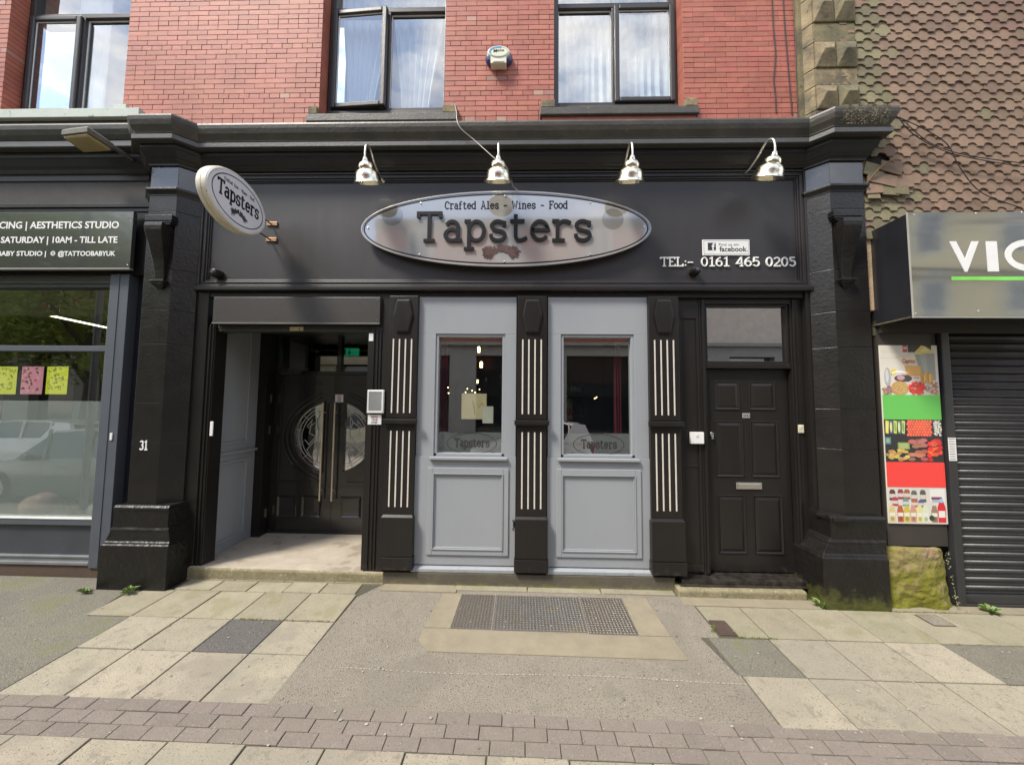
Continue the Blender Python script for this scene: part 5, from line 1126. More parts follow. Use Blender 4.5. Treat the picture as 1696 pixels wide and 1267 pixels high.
def hook(u, v, Y, label):
    x, z = P(u, v, Y); q = MB(); q.tube(smoothpath([(x-.01, Y-.02, z+.05), (x, Y-.03, z+.02), (x+.004, Y-.02, z-.02), (x-.012, Y-.03, z-.045), (x+.01, Y-.035, z-.05)], 3), .005, 6); q.tube([(x-.018, Y-.02, z+.04), (x+.02, Y-.02, z+.045)], .006, 6); q.box(x-.008, x+.008, Y-.02, Y, z-.02, z+.03)
    return tag(q.build('door_hook', BLK), label, 'hook', 'black iron hooks')
hook(851, 868, .16, 'black iron hook on the grey board beside the middle fluted pilaster'); hook(350, 905, .45, 'black iron hook at the foot of the grey entrance panelling')
n31 = MB(); xx, zz = P(232, 744.5, 0); put_type(n31, '31', xx-.003, zz, PX(245, 744, 0)+.005, .088, -.006, -.0005, .14)
tag(n31.build('house_number', WLT), 'white house number on the left black pilaster', 'number')
# street floodlight on the cornice of the studio
fl = thing('floodlight', 'old angular floodlight with a yellowed lens at the top left, by the cornice end', 'lamp', (-4.6, -.15, 2.7))
def PP(u, v, Y): x, z = P(u, v, Y); return (x, Y, z)
L1 = [PP(101, 220, -.42), PP(146, 212, -.42), PP(185, 236, -.18), PP(139, 245, -.18)]
def boxfrom(quad, dz): return [(x, y, z) for x, y, z in quad]+[(x, y, z-dz) for x, y, z in quad]
q = MB(); A4 = [(-4.98, -.34), (-4.52, -.34), (-4.30, -.10), (-4.76, -.10)]
zt0 = 2.74; A4 = [Q(101, 224, zt0-.055), Q(144, 219, zt0-.055), Q(189, 248, zt0-.055), Q(139, 251, zt0-.055)]; fcx, fcy = sum(p[0] for p in A4)/4, sum(p[1] for p in A4)/4
q.loft([[(x, y, zt0-.055) for x, y in A4], [(x, y, zt0+.0) for x, y in A4], [(x*.6+.4*fcx, y*.6+.4*fcy, zt0+.05) for x, y in A4]]); q.build('housing', mat('grimy_grey_housing', (.14, .13, .105), .6, col2=(.08, .075, .06), nscale=14), fl, bevel=.006)
q = MB(); q.loft([[(x*.93+.07*fcx, y*.93+.07*fcy, zt0-.056) for x, y in A4], [(x*.86+.14*fcx, y*.86+.14*fcy, zt0-.085) for x, y in A4]]); q.build('lens', mat('yellowed_lens', (.38, .30, .13), .3, col2=(.28, .23, .11), nscale=10, coat=.4), fl, bevel=.01)
q = MB(); q.tube(smoothpath([(A4[2][0]-.03, A4[2][1], zt0-.02), (A4[2][0]+.04, A4[2][1]+.08, zt0-.06), (A4[2][0]+.06, .05, zt0-.08)], 4), .022, 8); q.build('arm', DKF, fl)

# ================================================================== STUDIO BUILDING (left)
st = thing('studio_building', 'neighbouring shop with blue-grey window frame and red brick above, at the left edge', 'building', (-6.5, .3, gz(-6.5, .2)))
SX = -9.4
q = MB(); q.box(SX, W0[0]-.004, BY+.004, .40, 2.9, 7.4); q.box(W0[0], W0[1], BY+.03, .40, ZTOP, 7.4); q.box(W0[0], W0[1], UY+.03, .40, 2.7, 3.30); sw = q.build('wall', MOR, st)
sc = []; lay(-6.98, W0[0], .05, sc); many = MB()
for i, (a, b, z, h) in enumerate(sc): put_brick(a, b, z, h, sw) if a > -6.75 and z < 5.1 else brickmesh(many, a+.0022, b-.0022, z+.0022, z+CP-.0022, BY-.001)
sc = []; lay(SX, -6.98, 0, sc)
for a, b, z, h in sc: brickmesh(many, a+.0022, b-.0022, z+.0022, z+CP-.0022, BY-.001)
tag(many.build('brick', BR2, sw), kind='stuff')
upwin(W0, 3.38, 27, 131, 'c', left_case=True, par=st, right_case=False)
curtain('net_curtain', -5.62, -5.2, .50, 3.3, 5.3, NET, 'plain white blind behind the leftmost upstairs window', .006, 2)
q = MB(); q.box(-9.4, -4.17, -.03, .30, 3.10, 3.20); q.build('flashing', mat('peeling_white_lead', (.50, .54, .48), .7, col2=(.40, .46, .41), nscale=9, speck=[(16, .66, (.10, .16, .12), .7)]), st, bevel=.004)
q = MB(); q.box(W0[1]-.01, W0[1]+.13, .06, .139, 3.19, 3.32); q.build('flashing_end', MATS['peeling_white_lead'], st, bevel=.004)
q = MB(); q.box(-9.4, -4.18, .02, .14, 3.03, 3.0995); q.build('timber_board', mat('bare_brown_board', (.12, .075, .05), .7, col2=(.05, .045, .04), nscale=9), st)
pth = [(-9.4, .14), (-4.17, .14)]
q = MB(); q.sweep(pth, [(-.1, 3.02), (.20, 3.0), (.215, 2.975), (.21, 2.93), (.19, 2.88), (.165, 2.845), (.15, 2.83), (-.1, 2.83)]); q.build('crown_moulding', mat('dirty_dark_cornice', (.030, .029, .028), .45, col2=(.06, .058, .05), nscale=5, bump=.6, bscale=30), st)
q = MB(); q.sweep(pth, [(-.1, 2.829), (.165, 2.829), (.168, 2.77), (.155, 2.762), (-.1, 2.762)]); q.build('fillet', MATS['grey_cornice_fillet'], st)
q = MB(); q.sweep(pth, [(-.1, 2.76), (.09, 2.76), (.09, 2.70), (.08, 2.68), (.06, 2.62), (.04, 2.59), (.03, 2.55), (.012, 2.54), (.012, 2.48), (.004, 2.47), (-.1, 2.47)]); q.build('bed_moulding', CRU, st)
q = MB(); q.box(-9.4, -4.02, .14, .40, 2.10, 2.60); q.build('frieze', mat('dusty_black_frieze', (.05, .049, .047), .75, col2=(.032, .031, .03), nscale=5, bump=.4, bscale=30), st)
q = MB(); q.box(-9.4, -4.03, .10, .1395, 2.155, 2.20); q.box(-9.4, -4.03, .115, .1395, 2.11, 2.154); q.build('frieze_moulding', BLK, st, bevel=.004)
# sign board
sb = thing('studio_sign_board', 'black board with white lettering over the studio window', 'sign', (-5.5, .05, PZ(110, 445, .03)))
sx1, sz1 = P(221, 351, .03); sz0 = PZ(110, 444, .03); sx1 = PX(218, 400, .03)
sz1 = PZ(215, 351, .03)
SBM = mat('satin_black_board', (.035, .036, .038), .22, col2=(.04, .041, .043), coat=.6, spec=.8)
q = MB(); q.box(-9.0, sx1, .03, .07, sz0, sz1); q.build('board', SBM, sb, bevel=.003)
q = MB(); q.box(-9.0, sx1, .026, .07, sz0-.014, sz0-.0005); q.build('edge_trim', mat('light_trim', (.35, .34, .32), .4), sb)
for (s, ua, ub, vb, vt) in (('CING | AESTHETICS STUDIO', -1, 197, 378.5, 367), ('- SATURDAY | 10AM - TILL LATE', -7, 194.5, 402.5, 392), ('BABY STUDIO |', -4, 76, 424, 416), ('@TATTOOBABYUK', 96, 191, 424, 416)):
    um = (ua+ub)/2; sans(s, PX(ua, vb, .03), PZ(um, vb, .03), PX(ub, vb, .03), PZ(um, vt, .03)-PZ(um, vb, .03), .0275, .002, .022).build('lettering', WLT, sb)
q = MB(); ix, iz = P(88, 420, .03); q.ring(ix, iz, .026, .026, .008, .0275, .0295, 4 and 16); q.ring(ix, iz, .013, .013, .004, .0275, .0295, 12); q.build('camera_logo', WLT, sb)
q = MB(); 
for u, v in ((217, 366), (211, 439)): x, z = P(u, v, .03); q.lathe([(0, .026), (.005, .027), (.006, .0298)], (x, 0, z), 8, 'Y')
q.build('screw', CHR, sb)
# shopfront
q = MB(); q.box(-9.4, -4.05, .12, .40, 1.40, 2.10); q.build('head_board', BLK, st)
q = MB(); Ysf = .16; wt, wb = PZ(100, 461, Ysf), PZ(100, 857, Ysf); xpL, xpR = PX(177, 650, .12)-.02, PX(203, 600, .12)
xpR = -4.28; xpL = -4.49
q = MB(); q.box(xpL, xpR, .10, .30, -1.72, 1.40); q.build('post', STR, st, bevel=.004)
q = MB(); q.box(xpL+.10, xpL+.108, .094, .0995, -1.72, 1.40); q.build('post_bead', STR, st)
q = MB(); q.box(xpR+.0005, -4.02, .20, .40, -1.75, 1.40); q.build('reveal', mat('blue_black_reveal', (.016, .018, .026), .35), st)
q = MB(); q.box(-4.14, -4.11, .17, .1995, -1.6, .9); q.build('conduit', BLK, st, bevel=.004)
zt1, zt0_ = PZ(100, 573, Ysf), PZ(100, 582, Ysf)
q = MB(); q.box(-9.4, xpL-.0005, .14, .22, zt0_, zt1); q.build('transom_bar', STR, st, bevel=.003)
q = MB(); q.box(-9.4, xpL-.0005, .13, .22, 1.26, 1.399); q.box(-9.4, xpL-.0005, .12, .129, 1.30, 1.33); q.build('head_frame', DKF, st, bevel=.003)
zb1, zb0 = wb, PZ(100, 868, Ysf)
q = MB(); q.box(-9.4, xpL-.0005, .13, .22, zb0, zb1-.008); q.build('bottom_frame', STR, st, bevel=.003)
q = MB(); q.box(-9.4, xpL-.0005, .125, .21, zb1-.0075, zb1); q.build('glazing_bead', mat('pale_bead', (.55, .56, .55), .4), st)
q = MB(); q.box(-9.4, xpL-.0005, .16, .22, PZ(100, 920, Ysf), zb0-.0005); q.build('stall_riser', mat('slate_grey_riser', (.055, .062, .075), .42), st)
z9 = PZ(100, 920, .13)
q = MB(); q.box(-9.4, xpL-.001, .125, .22, z9-.022, z9-.001); q.box(-9.4, xpL-.001, .135, .22, z9-.055, z9-.0225); q.box(-9.4, xpL-.001, .10, .22, z9-.085, z9-.0555); q.build('bottom_ledge', mat('grey_ledge', (.20, .21, .22), .4, col2=(.13, .135, .14)), st, bevel=.004)
q = MB(); q.box(-9.4, xpL+.2, .115, .35, -1.95, z9-.086); q.build('base', mat('brown_painted_base', (.10, .062, .045), .7, col2=(.07, .05, .035), nscale=5, bump=1, bscale=40), st, bevel=.006)
q = MB(); q.box(-9.4, xpL, .185, .189, wb, zt0_); q.build('pane', GLW, st)
q = MB(); q.box(-9.4, xpL, .185, .189, zt1, 1.26); q.build('pane', GLW, st)
q = MB(); q.box(-9.4, xpL, .1895, .190, wb, PZ(100, 664, Ysf)); q.build('frosted_band', FRO, st)
x, z = P(184, 722, .1); sbox('window_contact', 182.5, 717, 187.5, 729, .10, .01, WHT, 'tiny white plastic tab on the studio window post', 'sensor')
sr = sub('studio_room', st)
q = MB(); q.box(-9.45, -9.40, .3, 3.4, -1.9, 1.7); q.box(-9.4, -4.3, 3.4, 3.45, -1.8, 1.7); q.box(-4.32, -4.27, .31, 3.4, -1.8, 1.7); q.build('room_wall', mat('brown_brick_interior', (.12, .08, .05), .8, col2=(.06, .045, .03), nscale=4), sr)
q = MB(); q.box(-9.4, -4.27, .41, 3.45, 1.62, 1.7); q.box(-9.4, -4.33, .9, 1.0, 1.15, 1.6); q.build('ceiling', mat('beige_ceiling', (.42, .38, .30), .8), sr)
q = MB(); q.box(-9.4, -4.27, .22, 3.45, -1.85, -1.45); q.build('floor', mat('interior_floor', (.10, .09, .08), .6), sr)
for i, (x, z) in enumerate(((-5.5, .35), (-6.5, .3), (-7.7, .3))):
    q = MB(); q.box(x-.28, x+.28, 3.36, 3.39, z-.38, z+.38); f_ = q.build('picture_frame', DKF, sr); q = MB(); q.box(x-.24, x+.24, 3.352, 3.359, z-.34, z+.34); q.build('picture', mat('picture_%d' % i, ((.35, .4, .35), (.5, .3, .15), (.3, .3, .35))[i], .5, nscale=9), f_)
a1, a2 = P(33, 512, 1.15), P(188, 545, 2.30)
tl = thing('strip_light', 'long glowing strip light hanging inside the studio', 'lamp', (a1[0], 1.15, a1[1]))
q = MB(); q.tube([(a1[0], 1.15, a1[1]), (a2[0], 2.30, a2[1])], .013, 8); q.build('tube', emit('cool_white_tube', (1, .93, .72), 3), tl)
q = MB(); q.tube([(a1[0], 1.15, a1[1]+.025), (a2[0], 2.30, a2[1]+.025)], .022, 6); q.build('housing', DKF, tl)
for (p0, y_) in ((a1, 1.2), (a2, 2.25)): q = MB(); q.tube([(p0[0], y_, p0[1]+.03), (p0[0], y_, 1.62)], .003, 5); q.build('wire', DKF, tl)
random.seed(17)
for (ua, ub, col, lab, pic) in ((-12, 27.5, (.85, .85, .08), 'yellow sheet of drawings at the far left of the studio window', 0), (35, 71, (.85, .35, .45), 'pink poster between two yellow sheets in the studio window', 1), (76.5, 112, (.88, .88, .07), 'yellow sheet of drawings right of the pink poster in the studio window', 0)):
    a, b = P((ua+ub)/2, 653, .20), P((ua+ub)/2, 607, .20); x0_, x1_ = PX(ua, 630, .20), PX(ub, 630, .20)
    t = thing('poster', lab, 'poster', ((x0_+x1_)/2, .2, a[1])); q = MB(); q.box(x0_, x1_, .2005, .202, a[1], b[1]); q.build('sheet', mat('poster_%s' % lab.split()[0]+str(int(ua)), col, .6, col2=tuple(c*.95 for c in col)), t)
    q = MB()
    for i in range(34 if not pic else 26):
        cx_, cz_ = random.uniform(x0_+.03, x1_-.04), random.uniform(a[1]+.03, b[1]-.03); ang = random.uniform(0, 3)
        q.ribbon([(cx_, cz_), (cx_+.018*math.cos(ang), cz_+.018*math.sin(ang)), (cx_+.03*math.cos(ang+.9), cz_+.03*math.sin(ang+.9))], .004 if not pic else .014, .1995, .2003, ((.1, .12, .02), (.6, .12, .1), (.9, .6, .5), (.35, .1, .15))[random.randrange(4) if pic else 0])
    q.build('drawing', PRT, t)
# balloons and leaves low in the window
for (u, v, r_, m_, lab) in ((58, 838, .12, (.95, .58, .50), 'left of the two pink balloons low in the studio window'), (73, 833, .12, (.95, .55, .50), 'right one of the two pink balloons low in the studio window'), (165, 845, .10, (.7, .66, .62), 'white balloon half hidden behind the studio window post')):
    x, z = P(u, v, .36); q = MB(); q.lathe([(r_*math.sin(R(k*15)), -r_*math.cos(R(k*15))) for k in range(13)], (x, .36, z), 18); tag(q.build('balloon', mat('balloon_%d' % u, m_, .35), smooth=True), lab, 'balloon', 'balloons in the studio window')
x, z = P(120, 845, .5); q = MB(); random.seed(3)
for i in range(160):
    a = random.uniform(0, 6.28); r_ = random.uniform(0, .3); h = random.uniform(-.05, .16)-r_*.2; s = .03; c = (x+r_*math.cos(a), .5+.3*r_*math.sin(a), z+h)
    q.add([c, (c[0]+s*random.uniform(-1, 1), c[1], c[2]+s), (c[0]+s*random.uniform(-1, 1), c[1]+.01, c[2]-s*.4)], [(0, 1, 2)])
tag(q.build('dry_plant', mat('grey_leaves', (.10, .10, .08), .7)), 'dark dried foliage lying low in the studio window', 'plant')
# weathered noise: whitewashed shadow gap
# ================================================================== RIGHT BUILDING: tile-hung wall, shop sign, shutter
rb_ = thing('tiled_shop_building', 'neighbouring shop at the right edge, hung with brown clay tiles above a black shutter', 'building', (5.2, .3, gz(5.2, .2)))
TY = .03
q = MB(); q.box(3.53, 9.5, TY+.02, .40, 1.70, 7.4); q.box(3.53, 9.5, .12, .40, .6, 1.70); tw = q.build('wall', mat('dark_batten', (.03, .025, .02), .9), rb_)
TW, TG = .1655, .0975
def tilemesh(nm, m, par, w=TW, h=.19):
    """plain tile with concave cut corners: flat tail in the middle, quarter hollows at both sides"""
    hw = w/2-.001; r = w*.30; pts = [(-hw, h), (-hw, r*.86+.0)]
    for k in range(1, 7): a = R(90-15*k); pts.append((-hw+r*math.cos(a)*1.0, r*.86*math.sin(a)))
    low = pts[-1]; pts = pts[:-1]+[(-hw+r, 0), (hw-r, 0)]
    for k in range(5, -1, -1): a = R(90-15*k); pts.append((hw-r*math.cos(a), r*.86*math.sin(a)))
    pts.append((hw, h)); pts = pts[::-1]
    th, tilt = .013, R(7); n = len(pts)
    def tr(x, z, o): return (x, -(h-z)*math.sin(tilt)-o+.002*0, z)
    q = MB(); q.add([tr(x, z, th) for x, z in pts]+[tr(x, z, 0) for x, z in pts], [tuple(range(n)), tuple(range(2*n-1, n-1, -1))]+[(i, i+n, (i+1) % n+n, (i+1) % n) for i in range(n)])
    return q.build(nm, m, par)
random.seed(31); tproto = {}
tiles = []
z = 1.735; row = 0
while z < 5.15:
    k = -1
    while True:
        x = 3.56+TW*k+(TW/2 if row % 2 else 0)
        if x > 5.35: break
        k += 1; tiles.append((x, z, row, k))
    z += TG; row += 1
def shown(x, z): return z < 4.9 and x < 5.25
vis = [t for t in tiles if not (3.5 < t[0] < 3.86 and 2.26 < t[1] < 2.52)]
vis.sort(key=lambda t: abs(t[0]-4.2)*.9+abs(t[1]-2.9)*.6)
many = MB()
for i, (x, z, row, k) in enumerate(vis):
    mossy = (x < 3.80+random.uniform(-.05, .12)) or (z < 2.25 and x < 4.0+random.uniform(-.1, .2)) or random.random() < .006
    m = TIM if mossy else TIL
    if abs(x-3.87) < .085 and abs(z-4.02) < .05: z -= .045           # one slipped tile
    if i < 299:
        if m.name in tproto: o = tproto[m.name].copy(); COL.objects.link(o)
        else: o = tproto[m.name] = tilemesh('tile', m, tw)
        o.parent = tw; o.location = (x, TY+.014+random.uniform(-.002, .002), z+random.uniform(-.003, .003)); o.rotation_euler = (random.uniform(-.012, .012), random.uniform(-.018, .018), random.uniform(-.01, .01))
    else:
        a = tproto[TIL.name].data; many.add([(v.co.x+x, v.co.y+TY+.014, v.co.z+z) for v in a.vertices], [tuple(p.vertices) for p in a.polygons])
far_x = 5.35
z = 1.735; row = 0
a = tproto[TIL.name].data
while z < 6.2:
    x = 5.42+(TW/2 if row % 2 else 0)
    while x < 8.5: many.add([(v.co.x+x, v.co.y+TY+.014, v.co.z+z) for v in a.vertices], [tuple(p.vertices) for p in a.polygons]); x += TW
    z += TG; row += 1
tag(many.build('tile', mat('clay_tile_joined', (.215, .125, .082), .8, col2=(.15, .10, .072), nscale=14, bump=.7, bscale=70, rand=('island', .015, .22)), tw), kind='stuff')
# disturbed, cut tiles below the cornice end
for (x, z, w_, h_, ang, m) in ((3.63, 2.46, .20, .15, -18, TIM), (3.80, 2.48, .22, .12, -17, TIL), (3.70, 2.36, .30, .13, -14, TIL), (3.61, 2.26, .17, .12, 3, TIL), (3.77, 2.24, .16, .12, -4, TIM), (3.93, 2.34, .17, .14, 0, TIL), (3.88, 2.24, .14, .11, -5, TIM), (3.60, 2.18, .12, .07, 0, TIM)):
    q = MB(); q.box(-w_/2, w_/2, -.014, 0, -h_/2, h_/2); o = q.build('tile', m, bevel=.002); o.parent = tw; o.location = (x, TY-.012-.02*random.random(), z); o.rotation_euler = (R(-7), R(-ang), 0)
q = MB(); q.tube(smoothpath([(3.53, .0, 2.30), (3.60, -.03, 2.40), (3.68, -.04, 2.49), (3.78, -.05, 2.53), (3.84, -.06, 2.52)], 5), .008, 7); q.build('mortar_fillet', mat('ochre_mortar', (.20, .13, .06), .9, bump=1), rb_)
# old cables over the tiles
q = MB()
for pts in ([(1487, 195), (1510, 222), (1560, 250), (1620, 265), (1700, 278)], [(1487, 195), (1530, 215), (1568, 240), (1590, 280), (1625, 320), (1690, 345)], [(1500, 205), (1540, 238), (1600, 258), (1700, 272)]):
    q.tube(smoothpath([(P(u, v, -.04)[0], -.045, P(u, v, -.04)[1]) for u, v in pts], 5), .0045, 6)
tag(q.build('slack_cable', mat('thin_black_cable', (.02, .02, .02), .5), smooth=True), 'thin black cables sagging over the brown tiles from the cornice end', 'cable')
# box sign
VX0, VYF = 3.622, -.34
vz1, vz0 = PZ(1508, 352, VYF), PZ(1512, 525, VYF)
vx = PX(1509, 440, VYF)
vs_ = thing('shop_box_sign', 'black glossy box sign with big white letters and a green underline, over the shutter', 'sign', (5.2, -.1, vz0))
q = MB(); q.box(vx, 9.0, VYF+.004, .10, vz0+.012, vz1-.008); q.build('box', mat('black_sign_side', (.013, .013, .017), .28, col2=(.02, .02, .022), coat=.3), vs_)
q = MB(); q.box(vx-.003, 9.0, VYF-.001, VYF+.0035, vz0, vz1); fp = q.build('front_panel', GBK, vs_)
nt = GBK.node_tree; bs = nt.nodes['Principled BSDF']      # slightly buckled panel
ge = nt.nodes.new('ShaderNodeNewGeometry'); mp = nt.nodes.new('ShaderNodeMapping'); mp.inputs['Scale'].default_value = (.22, .8, 2.6); nn = nt.nodes.new('ShaderNodeTexNoise'); nn.inputs['Scale'].default_value = 1.6; nn.inputs['Detail'].default_value = 1
bp = nt.nodes.new('ShaderNodeBump'); bp.inputs['Strength'].default_value = .14; bp.inputs['Distance'].default_value = .03
nt.links.new(ge.outputs['Position'], mp.inputs[0]); nt.links.new(mp.outputs[0], nn.inputs[0]); nt.links.new(nn.outputs[0], bp.inputs['Height']); nt.links.new(bp.outputs[0], bs.inputs['Normal']); nt.links.new(bp.outputs[0], bs.inputs['Coat Normal'])
bs.inputs['IOR'].default_value = 3.2
q = MB(); q.box(vx-.006, 9.0, VYF-.004, VYF+.012, vz0-.008, vz0-.0005); q.box(vx-.006, vx-.0035, VYF-.004, VYF+.012, vz0, vz1); q.build('edge_trim', mat('light_edge_trim', (.40, .39, .36), .4), vs_)
q = MB(); q.box(vx-.018, vx-.001, VYF+.02, .10, vz0-.004, vz0+.010); q.box(vx-.012, vx-.001, .03, .06, vz0-.10, vz0-.0045); q.build('grimy_edge', mat('grimy_edge', (.12, .11, .06), .9, col2=(.04, .04, .025), nscale=20), vs_)
lz0, lz1 = PZ(1610, 448, VYF), PZ(1610, 399, VYF)
VL = MB()
for s, ua, ub in (('V', 1573, 1622), ('I', 1634, 1652)):
    VL = join(VL, sans(s, PX(ua, 424, VYF), lz0, PX(ub, 424, VYF), lz1-lz0, VYF-.0035, .002, .03))
cx_, cz_ = PX(1702, 424, VYF), (lz0+lz1)/2; VL.ring(cx_, cz_, PX(1702, 424, VYF)-PX(1664, 424, VYF), (lz1-lz0)/2*1.06, .058, VYF-.0035, VYF-.0015, 30, R(40), R(320))
VL.build('lettering', WLT, vs_)
q = MB(); q.box(PX(1576, 463, VYF), 6.4, VYF-.0032, VYF-.0012, PZ(1650, 464.5, VYF), PZ(1650, 458.5, VYF)); q.build('green_underline', GRN, vs_)
q = MB()
for u, v in ((1514, 356), (1516, 519), (1616, 354), (1620, 515), (1692, 352)):
    x, z = P(u, v, VYF); q.lathe([(0, VYF-.006), (.005, VYF-.005), (.007, VYF-.0012)], (x, 0, z), 8, 'Y')
q.build('rivet', CHR, vs_)
q = MB(); q.box(3.535, 3.60, .03, .12, PZ(1450, 540, .05)+.15, vz1+.02); q.build('pale_infill', mat('cream_expanding_foam', (.52, .40, .25), .9, col2=(.40, .27, .17), nscale=14, bump=2, bscale=60), rb_, bevel=.01)
# product poster strip
PYY = -.0
pxl, pxr = 3.588, 4.148
z_of = lambda v: PZ(1515, v, PYY)
q = MB(); q.box(3.53, 9.0, .12, .40, -1.9, .6); q.build('pier_core', mat('black_render', (.014, .013, .013), .7), rb_)
q = MB(); q.box(pxl-.01, pxr, .02, .119, z_of(905), vz0+.05); q.build('pier_board', mat('black_brown_board', (.045, .038, .032), .5, col2=(.035, .03, .026), aniso=(1, 1, .3)), rb_)
po = thing('product_poster', 'tall printed poster of groceries with a green and a red band beside the shutter', 'poster', ((pxl+pxr)/2, .01, z_of(870)))
q = MB(); q.box(pxl, pxr-.004, .006, .0195, z_of(867.5), z_of(572)); q.build('sheet', mat('poster_white', (.70, .67, .60), .45, col2=(.66, .62, .54)), po)
q = MB(); q.box(pxl, pxr-.004, .004, .0058, z_of(695), z_of(654)); q.build('green_band', mat('poster_green', (.13, .50, .09), .45, col2=(.14, .52, .10)), po)
q = MB(); q.box(pxl, pxr-.004, .004, .0058, z_of(807), z_of(765.5)); q.build('red_band', mat('poster_red', (.80, .055, .045), .45, col2=(.78, .06, .05)), po)
pw = pxr-.004-pxl
class PR_:                                              # flat print: coordinates 0..1 inside a picture
    def __init__(s, va, vb): s.z1, s.z0 = z_of(va), z_of(vb); s.q = MB(); s.n = 0
    def y(s): s.n += 1; return .0055-.000012*s.n
    def e(s, cx, cz, rx, rz, col, n=12, j=0): 
        c = tuple(max(0, min(1, k*(1+random.uniform(-j, j)))) for k in col)
        s.q.ell(pxl+cx*pw, s.z0+cz*(s.z1-s.z0), rx*pw, rz*(s.z1-s.z0), s.y(), .0059, n, c)
    def p(s, pts, col): s.q.prism([(pxl+x*pw, s.z0+z*(s.z1-s.z0)) for x, z in pts], s.y(), .0059, col)
    def r(s, x0, x1, z0, z1, col): s.p([(x0, z0), (x1, z0), (x1, z1), (x0, z1)], col)
random.seed(14)
A = PR_(572, 654)
A.r(.49, .90, .85, 1, (.045, .038, .032)); A.r(.40, .48, .86, 1, (.5, .1, .09)); A.r(.41, .47, .93, .96, (.8, .7, .65)); A.r(.0, .40, .87, .875, (.5, .45, .4)); A.r(.0, .4, .74, .745, (.5, .45, .4)); A.r(.49, .6, .82, .86, (.6, .58, .52))
A.p([(.60, .84), (.95, .84), (.95, .30), (.72, .28)], (.33, .34, .30)); A.p([(.68, .84), (.80, .84), (.82, .4), (.76, .4)], (.40, .41, .37)); A.p([(.60, .855), (.62, .81), (.94, .85), (.93, .88), (.80, .98), (.73, 1.0)], (.72, .60, .18)); A.p([(.70, .87), (.86, .89), (.78, .97)], (.82, .72, .30))
A.p([(.27, .78), (.62, .79), (.64, .58), (.42, .58)], (.72, .58, .36)); A.p([(.30, .76), (.60, .77), (.62, .60), (.44, .60)], (.78, .69, .50)); A.p([(.42, .58), (.70, .58), (.71, .38), (.44, .38)], (.72, .38, .10)); A.p([(.46, .56), (.67, .56), (.68, .40), (.46, .40)], (.78, .44, .14))
A.r(.52, .68, .27, .37, (.72, .66, .58)); A.r(.56, .66, .33, .345, (.6, .1, .08))
A.e(.11, .35, .06, .20, (.42, .42, .43)); A.e(.10, .38, .03, .14, (.62, .62, .62)); A.e(.22, .46, .055, .06, (.75, .65, .08)); A.e(.38, .33, .16, .075, (.14, .07, .08)); A.e(.34, .345, .07, .05, (.55, .35, .40)); A.e(.46, .33, .05, .07, (.08, .08, .08)); A.q.ring(pxl+.33*pw, A.z0+.40*(A.z1-A.z0), .16*pw, .08*(A.z1-A.z0), .012, A.y(), .0059, 20, R(30), R(190)); A.q.c[-21:] = [(.6, .33, .1)]*len(A.q.c[-21:])
for i in range(7): A.e(.70+.03*i, .35+random.uniform(-.04, .04), .022, .11, ((.72, .36, .08), (.55, .28, .06), (.8, .55, .15))[i % 3])
A.e(.31, .13, .16, .145, (.52, .33, .13), 20)
for i in range(200): 
    a = random.uniform(0, 6.28); r_ = random.random()**.5; A.e(.31+.15*r_*math.cos(a), .13+.125*r_*math.sin(a), .009, .010, (.62, .42, .18), 5, .35)
for i in range(75):
    a = random.uniform(0, 6.28); r_ = random.random()**.5; z_ = .13+.13*r_*math.sin(a); A.e(.61+.15*r_*math.cos(a), max(.02, z_), .022, .024, (.72, .07, .05), 8, .3)
for i in range(60): x = random.uniform(.76, .98); z_ = random.uniform(.02, .25); A.q.ribbon([(pxl+x*pw, A.z0+z_*(A.z1-A.z0)), (pxl+(x+random.uniform(-.05, .05))*pw if x < .94 else pxl+.93*pw, A.z0+(z_+random.uniform(-.02, .05))*(A.z1-A.z0))], .006, A.y(), .0059, (.6*random.uniform(.6, 1.2), .26, .17))
for i in range(26): A.e(random.uniform(.02, .15), random.uniform(.03, .17), .03, .022, (.36, .22, .2), 8, .5)
B_ = PR_(695, 765.5); B_.r(0, 1, 0, 1, (.035, .035, .035))
for i in range(5): B_.p([(.02+.07*i, .68), (.07+.07*i, .66), (.09+.07*i, .96), (.03+.07*i, .98)], ((.75, .7, .1), (.12, .16, .35), (.65, .66, .12), (.15, .28, .1), (.6, .66, .3))[i])
for i in range(5): B_.e(.05+.07*i, .82, .02, .12, ((.8, .75, .2), (.75, .72, .3), (.3, .45, .12), (.7, .74, .5), (.25, .4, .1))[i])
for r_ in range(6):
    for k in range(9): B_.e(.41+.047*k+(.022 if r_ % 2 else 0), .64+.063*r_, .026, .038, (.78, .12, .06), 9, .2); B_.e(.405+.047*k+(.022 if r_ % 2 else 0), .65+.063*r_, .008, .010, (.9, .45, .35), 6)
for i in range(80): B_.e(random.uniform(.86, .985), random.uniform(.62, .97), .014, .017, (.62, .60, .55), 6, .25)
B_.r(.22, .42, .30, .46, (.25, .33, .08)); B_.r(.24, .40, .32, .44, (.38, .45, .18)); B_.r(.0, .1, .42, .58, (.12, .25, .3)); B_.e(.05, .5, .03, .05, (.3, .45, .2))
for i in range(26): B_.e(random.uniform(.03, .38), random.uniform(.03, .28), .042, .034, random.choice([(.55, .36, .12), (.72, .62, .08), (.48, .25, .09), (.62, .42, .15)]), 10, .2)
for i in range(20): B_.e(random.uniform(.44, .70), random.uniform(.06, .52), .065, .045, random.choice([(.38, .13, .10), (.5, .2, .13), (.44, .17, .14)]), 12, .25)
for i in range(22): B_.e(random.uniform(.74, .97), random.uniform(.05, .5), .042, .05, random.choice([(.75, .04, .04), (.6, .03, .03), (.75, .14, .05)]), 9, .25)
C2 = PR_(807, 867.5); C2.r(0, 1, 0, 1, (.62, .60, .54))
